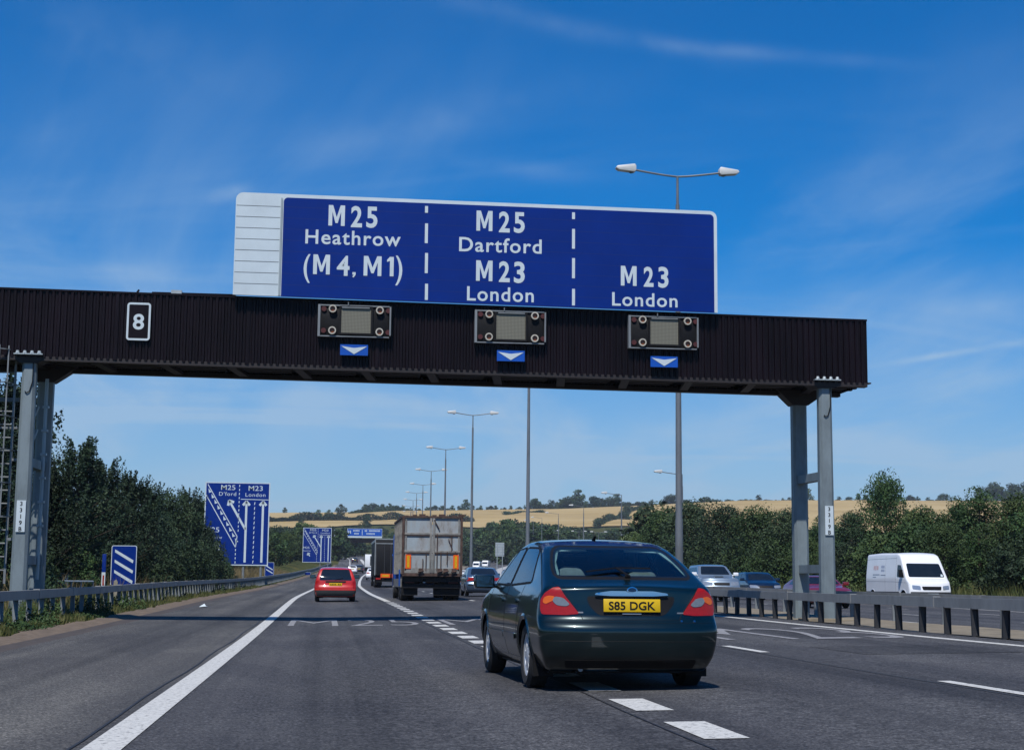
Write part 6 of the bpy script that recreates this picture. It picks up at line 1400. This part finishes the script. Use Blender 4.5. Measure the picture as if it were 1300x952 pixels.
# thin cirrus, stretched along the view direction on a flat layer high above
sp_ = nt.nodes.new('ShaderNodeSeparateXYZ'); nt.links.new(tc.outputs['Generated'], sp_.inputs[0])
def mth(op, a, b=None, v=None):
    n = nt.nodes.new('ShaderNodeMath'); n.operation = op; nt.links.new(a, n.inputs[0])
    if b is not None: nt.links.new(b, n.inputs[1])
    if v is not None: n.inputs[1].default_value = v
    return n.outputs[0]
zc = mth('MAXIMUM', sp_.outputs[2], v=.0); zo = mth('ADD', zc, v=.10)
cx_ = mth('DIVIDE', sp_.outputs[0], zo); cy_ = mth('DIVIDE', sp_.outputs[1], zo); cb = nt.nodes.new('ShaderNodeCombineXYZ'); nt.links.new(cx_, cb.inputs[0]); nt.links.new(cy_, cb.inputs[1])
def cloud(scale, sx, sy, rot, loc, lo, hi, amt, det=8, dist=.6):
    mp = nt.nodes.new('ShaderNodeMapping'); mp.inputs['Scale'].default_value = (sx, sy, 1); mp.inputs['Rotation'].default_value = (0, 0, R(rot)); mp.inputs['Location'].default_value = loc
    nt.links.new(cb.outputs[0], mp.inputs[0]); n = nt.nodes.new('ShaderNodeTexNoise'); n.inputs['Scale'].default_value = scale; n.inputs['Detail'].default_value = det; n.inputs['Roughness'].default_value = .6; n.inputs['Distortion'].default_value = dist
    nt.links.new(mp.outputs[0], n.inputs['Vector']); r = nt.nodes.new('ShaderNodeMapRange'); r.interpolation_type = 'SMOOTHSTEP'; r.inputs[1].default_value = lo; r.inputs[2].default_value = hi; r.inputs[4].default_value = amt
    nt.links.new(n.outputs[0], r.inputs[0]); return r.outputs[0]
c1 = cloud(1.3, 1.0, .35, 25, (3, 1, 0), .42, .80, .5); c2 = cloud(.7, .5, 1.2, -20, (0, 4, 0), .44, .80, .42, 6, 1.2)
lowband = nt.nodes.new('ShaderNodeMapRange'); lowband.inputs[1].default_value = .32; lowband.inputs[2].default_value = .02; lowband.inputs[3].default_value = .10; lowband.inputs[4].default_value = 1.7; nt.links.new(sp_.outputs[2], lowband.inputs[0])
cs = mth('ADD', c1, c2); cs = mth('MULTIPLY', cs, lowband.outputs[0])
wn = nt.nodes.new('ShaderNodeTexNoise'); wn.inputs['Scale'].default_value = 22; wn.inputs['Detail'].default_value = 7; nt.links.new(tc.outputs['Generated'], wn.inputs['Vector'])
wr = nt.nodes.new('ShaderNodeMapRange'); wr.inputs[1].default_value = .3; wr.inputs[2].default_value = .65; nt.links.new(wn.outputs[0], wr.inputs[0])
for (pa, pb, wid, amt) in (((40, 30), (290, 90), 42, .15), ((590, 5), (860, 62), 12, .16), ((800, 55), (1100, 78), 9, .16), ((300, 215), (700, 120), 26, .14), ((275, 250), (320, 236), 9, .5), ((560, 205), (760, 225), 12, .12), ((1080, 470), (1310, 432), 4, .30), ((1150, 400), (1310, 385), 14, .2), ((1160, 500), (1310, 468), 12, .3), ((60, 470), (520, 545), 34, .36), ((400, 500), (900, 560), 18, .28), ((150, 640), (420, 560), 22, .22), ((930, 545), (1310, 590), 24, .34)):
    A_ = Vector(ray(*pa)).normalized(); B_ = Vector(ray(*pb)).normalized(); C_ = (A_+B_).normalized(); N_ = A_.cross(B_).normalized(); T_ = (B_-A_).normalized(); hl = (B_-A_).length/2*1.1
    def dotn(v):
        n = nt.nodes.new('ShaderNodeVectorMath'); n.operation = 'DOT_PRODUCT'; nt.links.new(tc.outputs['Generated'], n.inputs[0]); n.inputs[1].default_value = v; return n.outputs['Value']
    dn = mth('DIVIDE', dotn(N_), v=wid/FPX); dt = mth('DIVIDE', mth('SUBTRACT', dotn(T_), v=C_.dot(T_)), v=hl); e = mth('ADD', mth('MULTIPLY', dn, dn), mth('MULTIPLY', dt, dt)); ex = nt.nodes.new('ShaderNodeMath'); ex.operation = 'POWER'; ex.inputs[0].default_value = .36; nt.links.new(e, ex.inputs[1])
    cs = mth('ADD', cs, mth('MULTIPLY', mth('MULTIPLY', ex.outputs[0], wr.outputs[0]), v=amt)); hb = nt.nodes.new('ShaderNodeMapRange'); hb.inputs[1].default_value = .20; hb.inputs[2].default_value = .0; hb.inputs[3].default_value = 0; hb.inputs[4].default_value = .72; nt.links.new(sp_.outputs[2], hb.inputs[0])
cs = mth('ADD', cs, hb.outputs[0]); cs = mth('MINIMUM', cs, v=.75)
mx = nt.nodes.new('ShaderNodeMix'); mx.data_type = 'RGBA'; nt.links.new(cs, mx.inputs[0]); nt.links.new(hs.outputs[0], mx.inputs[6]); mx.inputs[7].default_value = (5.0, 7.0, 9.3, 1)
nt.links.new(mx.outputs[2], bg.inputs[0]); bg.inputs[1].default_value = .080; nt.links.new(bg.outputs[0], out.inputs[0])
hz = MB(); hz.box(-3100, 3100, -140, 6100, -130, 130); ho = hz.build('haze', bpy.data.materials.new('haze_air')); hm = ho.data.materials[0]; hm.use_nodes = True; hn = hm.node_tree; hn.nodes.clear()
ho_ = hn.nodes.new('ShaderNodeOutputMaterial'); pv = hn.nodes.new('ShaderNodeVolumePrincipled'); pv.inputs['Color'].default_value = (.80, .88, 1, 1); pv.inputs['Density'].default_value = HAZE; pv.inputs['Anisotropy'].default_value = .2; hn.links.new(pv.outputs[0], ho_.inputs['Volume']); ho['kind'] = 'stuff'; ho['label'] = 'thin blue summer haze over the far hillside'; ho['category'] = 'haze'
for m_ in bpy.data.materials:      # overall reflectance of every surface, set once for daylight exposure 0
    b_ = m_.node_tree.nodes.get('Principled BSDF') if m_.use_nodes else None
    if b_ and b_.inputs['Base Color'].is_linked:
        src = b_.inputs['Base Color'].links[0].from_socket; h_ = m_.node_tree.nodes.new('ShaderNodeHueSaturation'); h_.inputs['Value'].default_value = REFL.get(m_.name, .72); h_.inputs['Saturation'].default_value = 1.08
        m_.node_tree.links.new(src, h_.inputs['Color']); m_.node_tree.links.new(h_.outputs[0], b_.inputs['Base Color'])
SC.view_settings.view_transform = 'Standard'; SC.view_settings.look = 'None'; SC.view_settings.gamma = 1; SC.view_settings.exposure = 0
SC.cycles.max_bounces = 6; SC.cycles.transparent_max_bounces = 12; SC.cycles.use_denoising = True
for o in [o for o in bpy.data.objects if o.type == 'EMPTY' and o.parent is None and not any(c.parent == o for c in bpy.data.objects)]: bpy.data.objects.remove(o)
